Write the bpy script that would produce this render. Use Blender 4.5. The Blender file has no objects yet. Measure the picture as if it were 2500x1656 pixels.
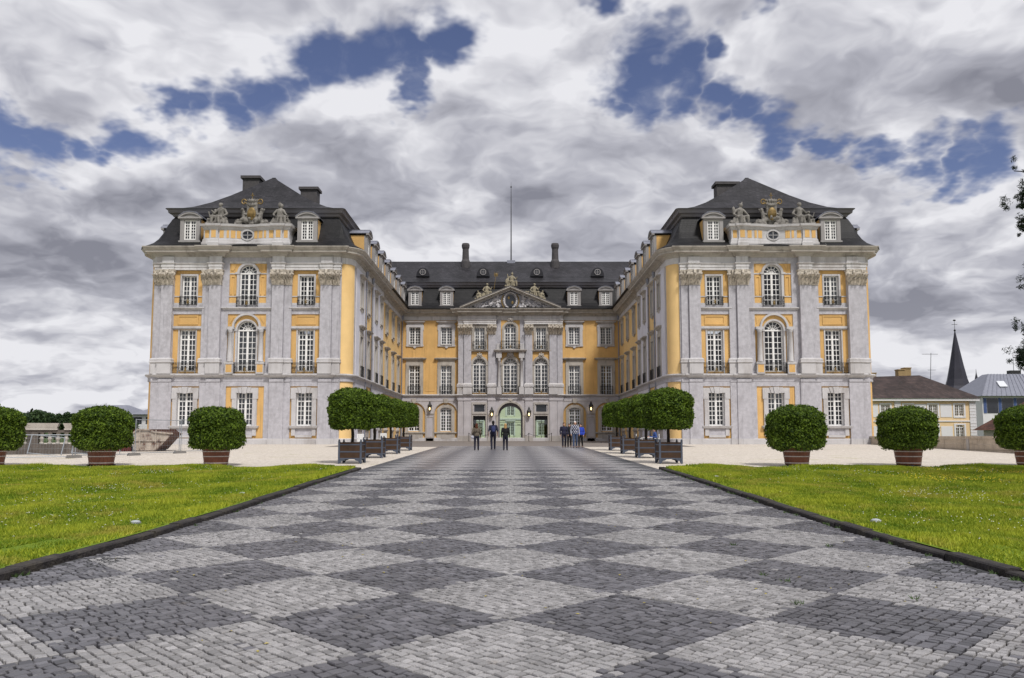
import bpy, math, random
import numpy as np
from mathutils import Matrix, Vector
random.seed(7); rng = np.random.default_rng(7)
R = math.radians
SC = bpy.context.scene
COL = SC.collection

# ---------------------------------------------------------------- camera
cam_d = bpy.data.cameras.new('camera'); cam = bpy.data.objects.new('camera', cam_d); COL.objects.link(cam)
cam_d.sensor_width = 36; cam_d.lens = 36 * 1900 / 2500
cam_d.shift_x = 4 / 2500; cam_d.shift_y = 75 / 2500
cam_d.clip_start = .1; cam_d.clip_end = 9000
cam.location = (0, 0, 1.457); cam.rotation_euler = (R(90 + 4.874), 0, 0)
SC.camera = cam
# ---------------------------------------------------------------- exposure
SC.view_settings.view_transform = 'Standard'; SC.view_settings.look = 'None'
SC.view_settings.gamma = 1; SC.view_settings.exposure = -0.04
SC.cycles.max_bounces = 5; SC.cycles.transparent_max_bounces = 8; SC.cycles.diffuse_bounces = 2; SC.cycles.glossy_bounces = 2
SC.cycles.use_denoising = True
# ---------------------------------------------------------------- sun
SUN_EL, SUN_AZ = 53, 153          # azimuth measured clockwise from +Y (view direction)
sd = bpy.data.lights.new('sun', 'SUN'); sd.energy = 3.0; sd.angle = R(10); sd.color = (1, .965, .92)
sun = bpy.data.objects.new('sun', sd); COL.objects.link(sun)
_d = Vector((math.sin(R(SUN_AZ)) * math.cos(R(SUN_EL)), math.cos(R(SUN_AZ)) * math.cos(R(SUN_EL)), math.sin(R(SUN_EL))))
sun.rotation_euler = _d.to_track_quat('Z', 'Y').to_euler(); sun.location = (0, -20, 60)


class NT:
    """tiny node-tree helper"""
    def __init__(s, tree): s.t = tree; s.n = tree.nodes; s.l = tree.links
    def new(s, typ, **kw):
        n = s.n.new(typ)
        for k, v in kw.items():
            if k == 'inp':
                for kk, vv in v.items():
                    if hasattr(vv, 'is_output'): s.l.new(vv, n.inputs[kk])
                    else: n.inputs[kk].default_value = vv
            else: setattr(n, k, v)
        return n
    def math(s, op, a, b=0., c=0., clamp=False):
        n = s.new('ShaderNodeMath', operation=op, use_clamp=clamp)
        for i, x in enumerate((a, b, c)):
            if hasattr(x, 'is_output'): s.l.new(x, n.inputs[i])
            else: n.inputs[i].default_value = x
        return n.outputs[0]
    def vmath(s, op, a, b=(0, 0, 0), out=0):
        n = s.new('ShaderNodeVectorMath', operation=op)
        for i, x in enumerate((a, b)):
            if hasattr(x, 'is_output'): s.l.new(x, n.inputs[i])
            elif isinstance(x, (int, float)): n.inputs['Scale'].default_value = x
            else: n.inputs[i].default_value = x
        return n.outputs[out]
    def noise(s, vec, scale, detail=4, rough=.55, lac=2., dist=0., out=0):
        n = s.new('ShaderNodeTexNoise', inp={'Scale': scale, 'Detail': detail, 'Roughness': rough, 'Lacunarity': lac, 'Distortion': dist})
        s.l.new(vec, n.inputs['Vector']); return n.outputs[out]
    def ramp(s, fac, a, b, c=0., d=1., smooth=True):
        n = s.new('ShaderNodeMapRange', interpolation_type='SMOOTHSTEP' if smooth else 'LINEAR')
        for k, x in zip(('Value', 'From Min', 'From Max', 'To Min', 'To Max'), (fac, a, b, c, d)):
            if hasattr(x, 'is_output'): s.l.new(x, n.inputs[k])
            else: n.inputs[k].default_value = x
        return n.outputs[0]
    def mix(s, fac, a, b, blend='MIX'):
        n = s.new('ShaderNodeMix', data_type='RGBA', blend_type=blend, clamp_factor=True)
        for i, x in ((0, fac), (6, a), (7, b)):
            if hasattr(x, 'is_output'): s.l.new(x, n.inputs[i])
            else: n.inputs[i].default_value = x if i == 0 else (*x[:3], 1)
        return n.outputs[2]


# ---------------------------------------------------------------- world: nishita blue behind a procedural cloud deck
world = bpy.data.worlds.new('World'); SC.world = world; world.use_nodes = True
w = NT(world.node_tree); w.n.clear()
sky = w.new('ShaderNodeTexSky', sky_type='NISHITA', sun_disc=False, sun_elevation=R(SUN_EL), sun_rotation=R(SUN_AZ), air_density=1.0, dust_density=.2, ozone_density=2.2)
tc = w.new('ShaderNodeTexCoord').outputs['Generated']
dirn = w.vmath('NORMALIZE', tc)
sep = w.new('ShaderNodeSeparateXYZ'); w.l.new(dirn, sep.inputs[0])
zc = w.math('MAXIMUM', sep.outputs[2], 0.0)
inv = w.math('DIVIDE', 1.0, w.math('ADD', zc, .30))
comb = w.new('ShaderNodeCombineXYZ')
w.l.new(w.math('MULTIPLY', sep.outputs[0], inv), comb.inputs[0]); w.l.new(w.math('MULTIPLY', sep.outputs[1], inv), comb.inputs[1])
comb.inputs[2].default_value = 3.7
P = comb.outputs[0]
warp = w.noise(P, 2.2, 4, .6, out=1)
PW = w.vmath('ADD', P, w.vmath('SCALE', w.vmath('SUBTRACT', warp, (.5, .5, .5)), .42))
big = w.noise(PW, 1.7, 6, .56)
shade_n = w.noise(w.vmath('ADD', PW, (1.7, 4.2, .8)), 2.0, 5, .55)
off_n = w.noise(w.vmath('ADD', PW, (.03, -.11, 0.0)), 1.7, 5, .56)
# openings in the deck (directions in the sky where the blue shows), ragged by the warp noise
_s, _c = math.sin(R(4.874)), math.cos(R(4.874))
def pxdir(px, py):
    u = (px - 1246) / 1900; v = (903 - py) / 1900
    return Vector((u, _c - _s * v, _s + _c * v)).normalized()
gaps = [(70, 345, 80), (150, 352, 70), (240, 362, 60), (330, 350, 80), (400, 228, 60), (470, 245, 80), (545, 275, 75), (620, 245, 90), (690, 205, 95), (770, 175, 95), (850, 150, 90), (930, 125, 90),
        (1000, 110, 80), (1000, 190, 70), (1000, 250, 55), (1080, 105, 80), (1455, 30, 60), (1580, 90, 80), (1560, 150, 105), (1640, 185, 100), (1560, 230, 105), (1680, 240, 85),
        (1480, 255, 65), (1745, 130, 60), (1790, 265, 75), (1860, 300, 70), (1940, 325, 75), (2050, 360, 55), (2140, 372, 65), (2230, 382, 75), (2340, 378, 65), (2430, 368, 80), (1890, 10, 50)]
dwarp = w.noise(P, 3.2, 5, .62, out=1)
dwarp2 = w.noise(P, 11.0, 3, .6, out=1)
dirw = w.vmath('ADD', dirn, w.vmath('SCALE', w.vmath('SUBTRACT', dwarp, (.5, .5, .5)), .17))
dirw = w.vmath('ADD', dirw, w.vmath('SCALE', w.vmath('SUBTRACT', dwarp2, (.5, .5, .5)), .05))
gap = None
for px, py, r in gaps:
    dist = w.vmath('DISTANCE', dirw, tuple(pxdir(px, py)), out=1)
    g = w.ramp(dist, 0, r / 1900 * 1.62, 1, 0)
    gap = g if gap is None else w.math('MAXIMUM', gap, g)
fine = w.noise(PW, 6.0, 5, .62)
bil = w.math('ABSOLUTE', w.math('SUBTRACT', w.math('MULTIPLY', w.noise(PW, 3.6, 4, .5), 2), 1))
dens = w.math('SUBTRACT', w.math('ADD', w.math('MULTIPLY', big, .95), .20), w.math('MULTIPLY', gap, .82))
dens = w.math('ADD', dens, w.math('ADD', w.math('MULTIPLY', w.math('SUBTRACT', fine, .5), .36), w.math('MULTIPLY', w.math('SUBTRACT', bil, .2), .35)))
cover = w.ramp(dens, -.05, .42)
lit = w.math('ADD', w.math('MULTIPLY', w.math('SUBTRACT', big, off_n), 3.8), w.math('MULTIPLY', w.math('SUBTRACT', shade_n, .5), 1.5))
lit = w.math('ADD', lit, w.ramp(dens, .80, .30, 0, .16))
lit = w.math('ADD', lit, w.math('MULTIPLY', w.math('SUBTRACT', fine, .5), .55))
lit = w.math('ADD', lit, w.ramp(bil, 0, .42, -.10, .20))
lit = w.math('ADD', lit, .56, clamp=True)
hor = w.ramp(zc, .0, .22, .20, 0)
lit = w.math('ADD', lit, hor, clamp=True)
cr = w.new('ShaderNodeValToRGB'); w.l.new(lit, cr.inputs[0])
e = cr.color_ramp.elements; e[0].position = 0.; e[0].color = (.25, .255, .305, 1); e[1].position = .95; e[1].color = (.84, .84, .88, 1)
m_ = cr.color_ramp.elements.new(.45); m_.color = (.47, .475, .535, 1)
blue = w.mix(1, sky.outputs[0], (.088, .074, .084), 'MULTIPLY')
wisp = w.ramp(w.noise(w.vmath('SCALE', PW, 2.2), 2.4, 6, .6), .5, .85, 0, .35)
blue = w.mix(wisp, blue, (.62, .64, .72))
col = w.mix(cover, blue, cr.outputs[0])
world.cycles.sampling_method = 'MANUAL'; world.cycles.sample_map_resolution = 512
bg = w.new('ShaderNodeBackground', inp={'Color': col, 'Strength': 1.0})
w.l.new(bg.outputs[0], w.new('ShaderNodeOutputWorld').inputs[0])


# ---------------------------------------------------------------- materials
def pmat(name):
    m = bpy.data.materials.new(name); m.use_nodes = True
    t = NT(m.node_tree); b = t.n['Principled BSDF']; return m, t, b

def mat(name, col, rough=.8, var=.12, scale=1.2, fine=25, bump=.15, bdist=.01, metal=0, spec=.3, dirt=None, damt=.5, dscale=.5, streak=.3, runs=0.):
    m, t, b = pmat(name)
    pos = t.new('ShaderNodeNewGeometry').outputs['Position']
    n1 = t.noise(pos, scale, 5, .6); n2 = t.noise(pos, fine, 3, .6)
    k = t.math('ADD', t.math('MULTIPLY', n1, .65), t.math('MULTIPLY', n2, .35))
    k = t.ramp(k, .32, .68, smooth=False)
    lo = tuple(c * (1 - var) for c in col); hi = tuple(min(1, c * (1 + var)) for c in col)
    c = t.mix(k, lo, hi)
    if dirt:
        mp = t.vmath('MULTIPLY', pos, (1, 1, streak))
        d = t.ramp(t.noise(mp, dscale, 7, .65), .47, .72, 0, damt)
        c = t.mix(d, c, dirt)
    if runs:
        r_ = t.ramp(t.noise(t.vmath('MULTIPLY', pos, (3.2, 3.2, .16)), 1.4, 5, .65), .52, .72, 0, runs); r_ = t.math('MULTIPLY', r_, t.ramp(t.noise(pos, .35, 3), .35, .65))
        c = t.mix(r_, c, tuple(x * .42 for x in col))
    t.l.new(c, b.inputs['Base Color'])
    b.inputs['Roughness'].default_value = rough; b.inputs['Metallic'].default_value = metal
    b.inputs['Specular IOR Level'].default_value = spec
    if bump:
        bp = t.new('ShaderNodeBump', inp={'Strength': bump, 'Distance': bdist, 'Height': n2}); t.l.new(bp.outputs[0], b.inputs['Normal'])
    return m

M = {}
M['lav'] = mat('lavender_plaster', (.48, .468, .50), .85, .2, 3.2, 20, .3, .02, dirt=(.29, .275, .29), damt=.5, dscale=1.7, streak=.45, runs=.55)
M['lavpale'] = mat('pale_plaster', (.55, .535, .54), .85, .10, 1.2, 14, .2, .02, dirt=(.28, .25, .23), damt=.6, dscale=.7, streak=.3, runs=.55)
M['yel'] = mat('ochre_plaster', (.69, .43, .165), .85, .16, .7, 16, .2, .015, dirt=(.58, .33, .11), damt=.45, dscale=.6, streak=.5, runs=.55)
M['yellit'] = mat('ochre_plaster_lit', (.84, .58, .26), .85, .08, .7, 16, .2, .015, dirt=(.66, .40, .14), damt=.35, dscale=.5, streak=.5)  # same ochre, colour raised for the light falling on courtyard faces
M['stone'] = mat('sandstone_trim', (.47, .435, .39), .85, .12, 1.8, 22, .3, .02, dirt=(.19, .165, .14), damt=.65, dscale=1.2, streak=.3, runs=.55)
M['trim'] = mat('pale_entablature_stucco', (.64, .625, .625), .85, .12, 1.4, 16, .2, .02, dirt=(.33, .29, .27), damt=.6, dscale=.9, streak=.25, runs=.55)
M['greystone'] = mat('grey_stone', (.44, .41, .385), .85, .15, 1.6, 20, .3, .02, dirt=(.24, .21, .19), damt=.5, dscale=.9, streak=.3)
M['capstone'] = mat('carved_stone', (.60, .54, .46), .85, .4, 5, 30, .3, .02, dirt=(.10, .085, .07), damt=.8, dscale=4, streak=.6)
M['statue'] = mat('weathered_statue_stone', (.23, .215, .195), .9, .4, 5, 22, .5, .03, dirt=(.035, .032, .028), damt=.9, dscale=2.2, streak=.6)
M['statuewarm'] = mat('warm_statue_stone', (.30, .265, .19), .9, .4, 4, 22, .5, .03, dirt=(.14, .12, .08), damt=.7, dscale=2.5, streak=.6)
M['relief'] = mat('white_relief_stone', (.58, .56, .57), .85, .12, 4, 25, .3, .02, dirt=(.32, .30, .30), damt=.4, dscale=3)
M['gold'] = mat('gilding', (.24, .165, .065), .5, .3, 6, 30, .2, .01, metal=.4, dirt=(.12, .09, .04), damt=.7, dscale=5)
M['white'] = mat('white_window_paint', (.86, .85, .83), .55, .06, 2, 20, .05)
M['zinc'] = mat('zinc_sheet', (.27, .28, .33), .45, .15, 2, 12, .1, .01, metal=.35)
M['darkzinc'] = mat('dark_zinc', (.022, .022, .027), .5, .2, 2, 12, .1)
M['iron'] = mat('dark_iron', (.045, .045, .045), .5, .2, 3, 20, .1, metal=.3)
M['dgrey'] = mat('grey_wood_trim', (.19, .18, .19), .7, .12, 2, 18, .1)
M['chim'] = mat('slate_clad_chimney', (.075, .07, .072), .75, .25, 3, 12, .4, .02)
M['curt'] = mat('grey_white_curtain', (.30, .30, .315), .9, .12, 4, 20, .05)
M['inside'] = mat('dark_interior', (.05, .048, .045), .9, .2, 1, 8, 0)
M['floorin'] = mat('passage_paving', (.25, .25, .23), .6, .2, 2, 10, .1)

def slate(name, a, b_, rowh, gloss=.42, stc=.12):
    m, t, b = pmat(name)
    g = t.new('ShaderNodeNewGeometry').outputs['Position']
    s = t.new('ShaderNodeSeparateXYZ'); t.l.new(g, s.inputs[0])
    wob = t.noise(g, .9, 3, .5)
    cx = t.new('ShaderNodeCombineXYZ')
    t.l.new(t.math('ADD', s.outputs[0], s.outputs[1]), cx.inputs[0])
    t.l.new(t.math('ADD', s.outputs[2], t.math('MULTIPLY', wob, .06)), cx.inputs[1])
    br = t.new('ShaderNodeTexBrick', inp={'Vector': cx.outputs[0], 'Scale': 1, 'Mortar Size': .018, 'Brick Width': .34, 'Row Height': rowh, 'Bias': -.1,
                                          'Color1': (*a, 1), 'Color2': (*b_, 1), 'Mortar': (.012, .012, .014, 1)})
    n = t.ramp(t.noise(g, .55, 6, .6), .35, .7, .65, 1.4)
    st = t.ramp(t.noise(t.vmath('MULTIPLY', g, (1, 1, 4)), 2.2, 5, .65), .55, .8, 0, .55)
    c = t.mix(1, br.outputs[0], t.new('ShaderNodeCombineColor', inp={0: n, 1: n, 2: n}).outputs[0], 'MULTIPLY')
    c = t.mix(st, c, (stc, stc * .96, stc * 1.06))
    t.l.new(c, b.inputs['Base Color']); b.inputs['Roughness'].default_value = gloss; b.inputs['Specular IOR Level'].default_value = .35
    h = t.math('ADD', br.outputs[1], t.math('MULTIPLY', t.noise(g, 7, 3), -.8))
    bp = t.new('ShaderNodeBump', invert=True, inp={'Strength': .5, 'Distance': .03, 'Height': h}); t.l.new(bp.outputs[0], b.inputs['Normal'])
    return m
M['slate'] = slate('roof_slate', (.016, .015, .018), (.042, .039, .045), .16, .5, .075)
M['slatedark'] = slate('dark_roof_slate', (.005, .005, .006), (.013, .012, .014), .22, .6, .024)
M['tilebrown'] = slate('brown_roof_tile', (.045, .030, .028), (.075, .05, .045), .30, .7)
M['tilered'] = slate('red_brown_roof_tile', (.15, .065, .045), (.11, .05, .038), .30, .7)

def glassmat(name, tint=(1, 1, 1), refl=.09):
    m = bpy.data.materials.new(name); m.use_nodes = True; t = NT(m.node_tree); t.n.clear()
    fr = t.new('ShaderNodeFresnel', inp={'IOR': 1.5})
    f = t.math('ADD', fr.outputs[0], refl - .04, clamp=True)
    gl = t.new('ShaderNodeBsdfGlossy', inp={'Color': (.9, .92, .95, 1), 'Roughness': .03})
    tr = t.new('ShaderNodeBsdfTransparent', inp={'Color': (*tint, 1)})
    mx = t.new('ShaderNodeMixShader', inp={0: f, 1: tr.outputs[0], 2: gl.outputs[0]})
    t.l.new(mx.outputs[0], t.new('ShaderNodeOutputMaterial').inputs[0]); return m
M['glass'] = glassmat('window_glass', (.82, .85, .86), .06)
M['greenglass'] = glassmat('greenish_door_glass', (.60, .74, .63), .09)

def emit(name, col, s):
    m, t, b = pmat(name); b.inputs['Emission Color'].default_value = (*col, 1); b.inputs['Emission Strength'].default_value = s
    b.inputs['Base Color'].default_value = (*col, 1); return m
M['lamp'] = emit('lit_lantern_glass', (1, .72, .32), 5)

def leafmat(name, dark, light, trans=.25, dry=None):
    m = bpy.data.materials.new(name); m.use_nodes = True; t = NT(m.node_tree); t.n.clear()
    at = t.new('ShaderNodeAttribute', attribute_name='tint')
    pos = t.new('ShaderNodeNewGeometry').outputs['Position']
    k = t.math('ADD', t.math('MULTIPLY', at.outputs['Fac'], .7), t.math('MULTIPLY', t.noise(pos, 2.5, 3), .45))
    c = t.mix(t.ramp(k, .2, .95, smooth=False), dark, light)
    if dry: c = t.mix(t.ramp(t.noise(pos, .75, 6, .68), .50, .68, 0, .75), c, dry)
    d = t.new('ShaderNodeBsdfPrincipled', inp={'Base Color': c, 'Roughness': .62, 'Specular IOR Level': .22})
    tl = t.new('ShaderNodeBsdfTranslucent', inp={'Color': c})
    mx = t.new('ShaderNodeMixShader', inp={0: trans, 1: d.outputs[0], 2: tl.outputs[0]})
    t.l.new(mx.outputs[0], t.new('ShaderNodeOutputMaterial').inputs[0]); return m
M['leaf'] = leafmat('clipped_laurel_leaf', (.016, .040, .006), (.18, .275, .024), .25)
M['treeleaf'] = leafmat('far_tree_leaf', (.018, .040, .014), (.055, .095, .030), .15)
M['bushleaf'] = leafmat('bush_leaf', (.03, .06, .02), (.10, .16, .05))
M['needle'] = leafmat('dark_conifer_needle', (.010, .020, .012), (.028, .045, .024), .05)
M['blade'] = leafmat('grass_blade', (.13, .22, .013), (.50, .54, .05), .35, (.46, .40, .08))
M['petal'] = mat('white_daisy_petal', (.8, .8, .76), .7, .05, 5, 20, 0)
M['petaly'] = mat('yellow_buttercup_petal', (.8, .58, .03), .6, .1, 5, 20, 0)
M['bark'] = mat('dark_bark', (.035, .028, .022), .9, .3, 6, 30, .5, .02)
M['tubwood'] = mat('reddish_barrel_wood', (.165, .062, .034), .55, .3, 3, 30, .3, .01, dirt=(.06, .026, .018), damt=.6, dscale=2, streak=.25)
M['hoop'] = mat('pale_metal_hoop', (.42, .38, .36), .45, .15, 4, 20, .1, metal=.4)
M['boxwood'] = mat('dark_brown_board', (.058, .032, .018), .7, .35, 3, 30, .4, .01, dirt=(.03, .018, .012), damt=.5, dscale=2)
M['boxsteel'] = mat('blue_grey_steel', (.085, .10, .135), .5, .15, 4, 20, .1, metal=.2)
M['soil'] = mat('planter_soil', (.03, .022, .016), .95, .3, 4, 30, .6, .03)
M['basaltk'] = mat('dark_kerb_basalt', (.036, .032, .032), .8, .5, 2.5, 18, .9, .03, dirt=(.10, .085, .06), damt=.55, dscale=2.6, streak=1.)
M['balu'] = mat('dirty_balustrade_stone', (.125, .108, .095), .9, .35, 1.5, 14, .4, .03, dirt=(.03, .026, .023), damt=.95, dscale=1.2, streak=.3)
M['sandwall'] = mat('sandstone_block', (.50, .42, .33), .9, .22, 1.3, 12, .5, .03, dirt=(.22, .19, .15), damt=.6, dscale=.9, streak=.4)
M['rust'] = mat('rusty_skip_paint', (.44, .38, .32), .7, .3, 2, 14, .3, .01, dirt=(.09, .032, .02), damt=1.0, dscale=3.2, streak=.7)
M['rustin'] = mat('brown_rust', (.085, .035, .022), .8, .35, 2, 14, .3)
M['redpaint'] = mat('dark_red_container_paint', (.10, .018, .016), .6, .2, 2, 14, .2, dirt=(.06, .02, .018), damt=.5, dscale=2)
M['galv'] = mat('galvanised_tube', (.34, .37, .40), .45, .12, 3, 20, .05, metal=.5)
M['concrete'] = mat('concrete_foot', (.19, .18, .17), .9, .2, 4, 20, .3)
M['signw'] = mat('white_sign_panel', (.68, .70, .74), .5, .04, 3, 20, 0)
M['signr'] = mat('red_sign_paint', (.5, .02, .02), .5, .08, 3, 20, 0)
M['beige'] = mat('beige_house_plaster', (.80, .60, .35), .85, .06, .5, 10, .1)
M['whitewall'] = mat('white_house_plaster', (.76, .75, .76), .85, .05, .6, 10, .1)
M['chimb'] = mat('yellow_brick_chimney', (.34, .24, .12), .85, .2, 3, 12, .3)
M['brickred'] = mat('red_church_brick', (.16, .065, .05), .85, .2, 2, 8, .3)
M['spire'] = mat('spire_slate', (.035, .034, .048), .5, .25, .4, 6, .3, .05)
M['bluewall'] = mat('blue_facade_panel', (.07, .11, .25), .5, .1, 2, 10, 0)
M['darkglass'] = mat('dark_far_glass', (.025, .028, .035), .12, .3, 1, 4, 0, spec=.6)
M['chairw'] = mat('white_chair_paint', (.75, .75, .74), .45, .05, 4, 20, 0)
M['uplight'] = mat('frosted_uplight_dome', (.40, .43, .44), .3, .05, 6, 20, 0)

# ---------------------------------------------------------------- mesh helper
SPLIT = ('pedestal', 'crozier', 'wall_panel', 'relief', 'architrave', 'band', 'cornice', 'string_course', 'rib')
class MB:
    def __init__(s): s.v = []; s.f = []; s.m = []
    def add(s, vs, fs, mi=0):
        o = len(s.v); s.v += [tuple(p) for p in vs]
        for f in fs: s.f.append(tuple(i + o for i in f)); s.m.append(mi)
    def box(s, x0, x1, y0, y1, z0, z1, mi=0):
        s.add([(x0, y0, z0), (x1, y0, z0), (x1, y1, z0), (x0, y1, z0), (x0, y0, z1), (x1, y0, z1), (x1, y1, z1), (x0, y1, z1)],
              [(0, 3, 2, 1), (4, 5, 6, 7), (0, 1, 5, 4), (1, 2, 6, 5), (2, 3, 7, 6), (3, 0, 4, 7)], mi)
    def hexa(s, b, t, mi=0):
        n = len(b); s.add(list(b) + list(t), [tuple(range(n))[::-1], tuple(range(n, 2 * n))] + [(i, (i + 1) % n, n + (i + 1) % n, n + i) for i in range(n)], mi)
    def bar(s, p, q, w_=.05, h=.05, mi=0):
        p, q = Vector(p), Vector(q); d = (q - p).normalized(); a = d.cross(Vector((0, 0, 1)))
        a = Vector((1, 0, 0)) if a.length < 1e-4 else a.normalized(); b = a.cross(d)
        k = [a * w_ / 2 * i + b * h / 2 * j for i, j in ((-1, -1), (1, -1), (1, 1), (-1, 1))]
        s.hexa([p + x for x in k], [q + x for x in k], mi)
    def cyl(s, p, q, r0, r1=None, seg=10, mi=0, caps=True):
        r1 = r0 if r1 is None else r1
        p, q = Vector(p), Vector(q); d = (q - p); d = d.normalized() if d.length > 1e-6 else Vector((0, 0, 1))
        a = d.cross(Vector((0, 0, 1))); a = Vector((1, 0, 0)) if a.length < 1e-3 else a.normalized(); b = d.cross(a)
        an = [2 * math.pi * i / seg for i in range(seg)]
        vs = [p + (a * math.cos(t) + b * math.sin(t)) * r0 for t in an] + [q + (a * math.cos(t) + b * math.sin(t)) * r1 for t in an]
        fs = [(i, (i + 1) % seg, seg + (i + 1) % seg, seg + i) for i in range(seg)]
        if caps: fs += [tuple(range(seg))[::-1], tuple(range(seg, 2 * seg))]
        s.add(vs, fs, mi)
    def ell(s, c, r, seg=12, rings=8, rot=None, mi=0):
        c = Vector(c); r = (r, r, r) if isinstance(r, (int, float)) else r
        vs = []
        for j in range(rings + 1):
            ph = math.pi * j / rings
            for i in range(seg):
                t = 2 * math.pi * i / seg
                p = Vector((r[0] * math.sin(ph) * math.cos(t), r[1] * math.sin(ph) * math.sin(t), r[2] * math.cos(ph)))
                vs.append(c + (rot @ p if rot else p))
        fs = [(j * seg + i, (j + 1) * seg + i, (j + 1) * seg + (i + 1) % seg, j * seg + (i + 1) % seg) for j in range(rings) for i in range(seg)]
        s.add(vs, fs, mi)
    def limb(s, p, q, r0, r1, seg=10, mi=0):
        s.cyl(p, q, r0, r1, seg, mi); s.ell(p, r0, seg, 6, mi=mi); s.ell(q, r1, seg, 6, mi=mi)
    def lathe(s, prof, c=(0, 0, 0), seg=16, mi=0, caps=True):
        vs = [(c[0] + r * math.cos(2 * math.pi * i / seg), c[1] + r * math.sin(2 * math.pi * i / seg), c[2] + z) for r, z in prof for i in range(seg)]
        n = len(prof)
        fs = [(j * seg + i, j * seg + (i + 1) % seg, (j + 1) * seg + (i + 1) % seg, (j + 1) * seg + i) for j in range(n - 1) for i in range(seg)]
        if caps: fs += [tuple(range(seg))[::-1], tuple(range((n - 1) * seg, n * seg))]
        s.add(vs, fs, mi)
    def tube(s, pts, r, seg=6, mi=0):
        for a, b in zip(pts[:-1], pts[1:]): s.cyl(a, b, r, r, seg, mi, caps=False)
    def sweep(s, path, prof, mi=0, close=False, mis=None, cap=False):
        n = len(path); V2 = [Vector(p) for p in path]; offs = []
        for i in range(n):
            ds = []
            if i > 0 or close: ds.append((V2[i] - V2[i - 1]).normalized())
            if i < n - 1 or close: ds.append((V2[(i + 1) % n] - V2[i]).normalized())
            ns = [Vector((d.y, -d.x)) for d in ds]
            if len(ns) == 1: offs.append(ns[0])
            else:
                m = ns[0] + ns[1]
                offs.append(m / max(.25, m.dot(ns[0])) if m.length > 1e-4 else ns[0])
        k = len(prof)
        vs = [(V2[i].x + offs[i].x * o, V2[i].y + offs[i].y * o, z) for i in range(n) for o, z in prof]
        fs = []; ms = []
        for i in range(n if close else n - 1):
            j = (i + 1) % n
            for a in range(k - 1):
                fs.append((i * k + a, j * k + a, j * k + a + 1, i * k + a + 1)); ms.append(mis[a] if mis else mi)
        if cap and not close:
            fs += [tuple(range(k))[::-1], tuple(range((n - 1) * k, n * k))]; ms += [mi, mi]
        o0 = len(s.v); s.v += vs; s.f += [tuple(x + o0 for x in f) for f in fs]; s.m += ms
    def mesh(s, name, mats, smooth=False):
        me = bpy.data.meshes.new(name); me.from_pydata(s.v, [], s.f)
        for m in (mats if isinstance(mats, (list, tuple)) else [mats]): me.materials.append(M[m] if isinstance(m, str) else m)
        if any(s.m): me.polygons.foreach_set('material_index', s.m)
        if smooth: me.polygons.foreach_set('use_smooth', [True] * len(s.f))
        me.update(); return me
    def islands(s, gap=.03):
        par = list(range(len(s.v)))
        def fd(i):
            while par[i] != i: par[i] = par[par[i]]; i = par[i]
            return i
        for f in s.f:
            for k in f[1:]: par[fd(k)] = fd(f[0])
        g = {}
        for k, f in enumerate(s.f): g.setdefault(fd(f[0]), []).append(k)
        A = []
        for fs in g.values():
            p = np.array([s.v[i] for k in fs for i in s.f[k]]); A.append([p.min(0) - gap, p.max(0) + gap, fs])
        ch = True
        while ch:
            ch = False
            for i in range(len(A)):
                for j in range(i + 1, len(A)):
                    if np.all(A[i][0] <= A[j][1]) and np.all(A[j][0] <= A[i][1]):
                        A[i] = [np.minimum(A[i][0], A[j][0]), np.maximum(A[i][1], A[j][1]), A[i][2] + A[j][2]]; A.pop(j); ch = True; break
                if ch: break
        return [a[2] for a in A]
    def build(s, name, mats, parent=None, loc=(0, 0, 0), rz=0, smooth=False):
        if name in SPLIT:
            out = None
            for fs in s.islands():
                m = MB(); mp = {}
                for k in fs:
                    m.f.append(tuple(mp.setdefault(i, len(mp)) for i in s.f[k])); m.m.append(s.m[k])
                m.v = [s.v[i] for i in mp]; out = ob(name, m.mesh(name, mats, smooth), parent, loc, rz)
            return out
        return ob(name, s.mesh(name, mats, smooth), parent, loc, rz)

def ob(name, me, parent=None, loc=(0, 0, 0), rz=0):
    o = bpy.data.objects.new(name, me); COL.objects.link(o); o.location = loc; o.rotation_euler = (0, 0, rz)
    if parent: o.parent = parent
    return o
def tag(o, label=None, cat=None, group=None, kind=None):
    for k, v in (('label', label), ('category', cat), ('group', group), ('kind', kind)):
        if v: o[k] = v
    return o
def empty(name, loc=(0, 0, 0), rz=0, **kw): return tag(ob(name, None, None, loc, rz), **kw)
def copy_tree(o, parent=None):
    c = o.copy(); COL.objects.link(c); c.parent = parent
    for ch in list(o.children): copy_tree(ch, c)
    return c
def remesh(o, vox, smooth=2):
    m = o.modifiers.new('r', 'REMESH'); m.mode = 'VOXEL'; m.voxel_size = vox; m.use_smooth_shade = True
    if smooth:
        k = o.modifiers.new('s', 'SMOOTH'); k.iterations = smooth; k.factor = .5
    return o
def zg(y): return float(np.interp(y, [0, 11, 14.3, 17.2, 21.6, 26.9, 39.7, 50.7, 63, 90], [0, 0, .046, .11, .21, .31, .48, .63, .79, .85]))

# ================================================================ SETTING
YS = [-40, 0, 6, 11, 12.6, 14.3, 15.7, 17.2, 19.4, 21.6, 24.2, 26.9, 30, 33, 36, 39.7, 45, 50.7, 57, 63, 76, 90, 112]
def sheet(name, mats, x0, x1, y0, y1, dz, label=None, nx=1, kind='structure'):
    ys = sorted(set([y0, y1] + [y for y in YS if y0 < y < y1])); b = MB()
    xs = [x0 + (x1 - x0) * i / nx for i in range(nx + 1)]
    vs = [(x, y, zg(y) + dz) for y in ys for x in xs]; k = nx + 1
    b.add(vs, [(j * k + i, j * k + i + 1, (j + 1) * k + i + 1, (j + 1) * k + i) for j in range(len(ys) - 1) for i in range(nx)])
    return tag(b.build(name, mats), label, kind=kind)

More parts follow.
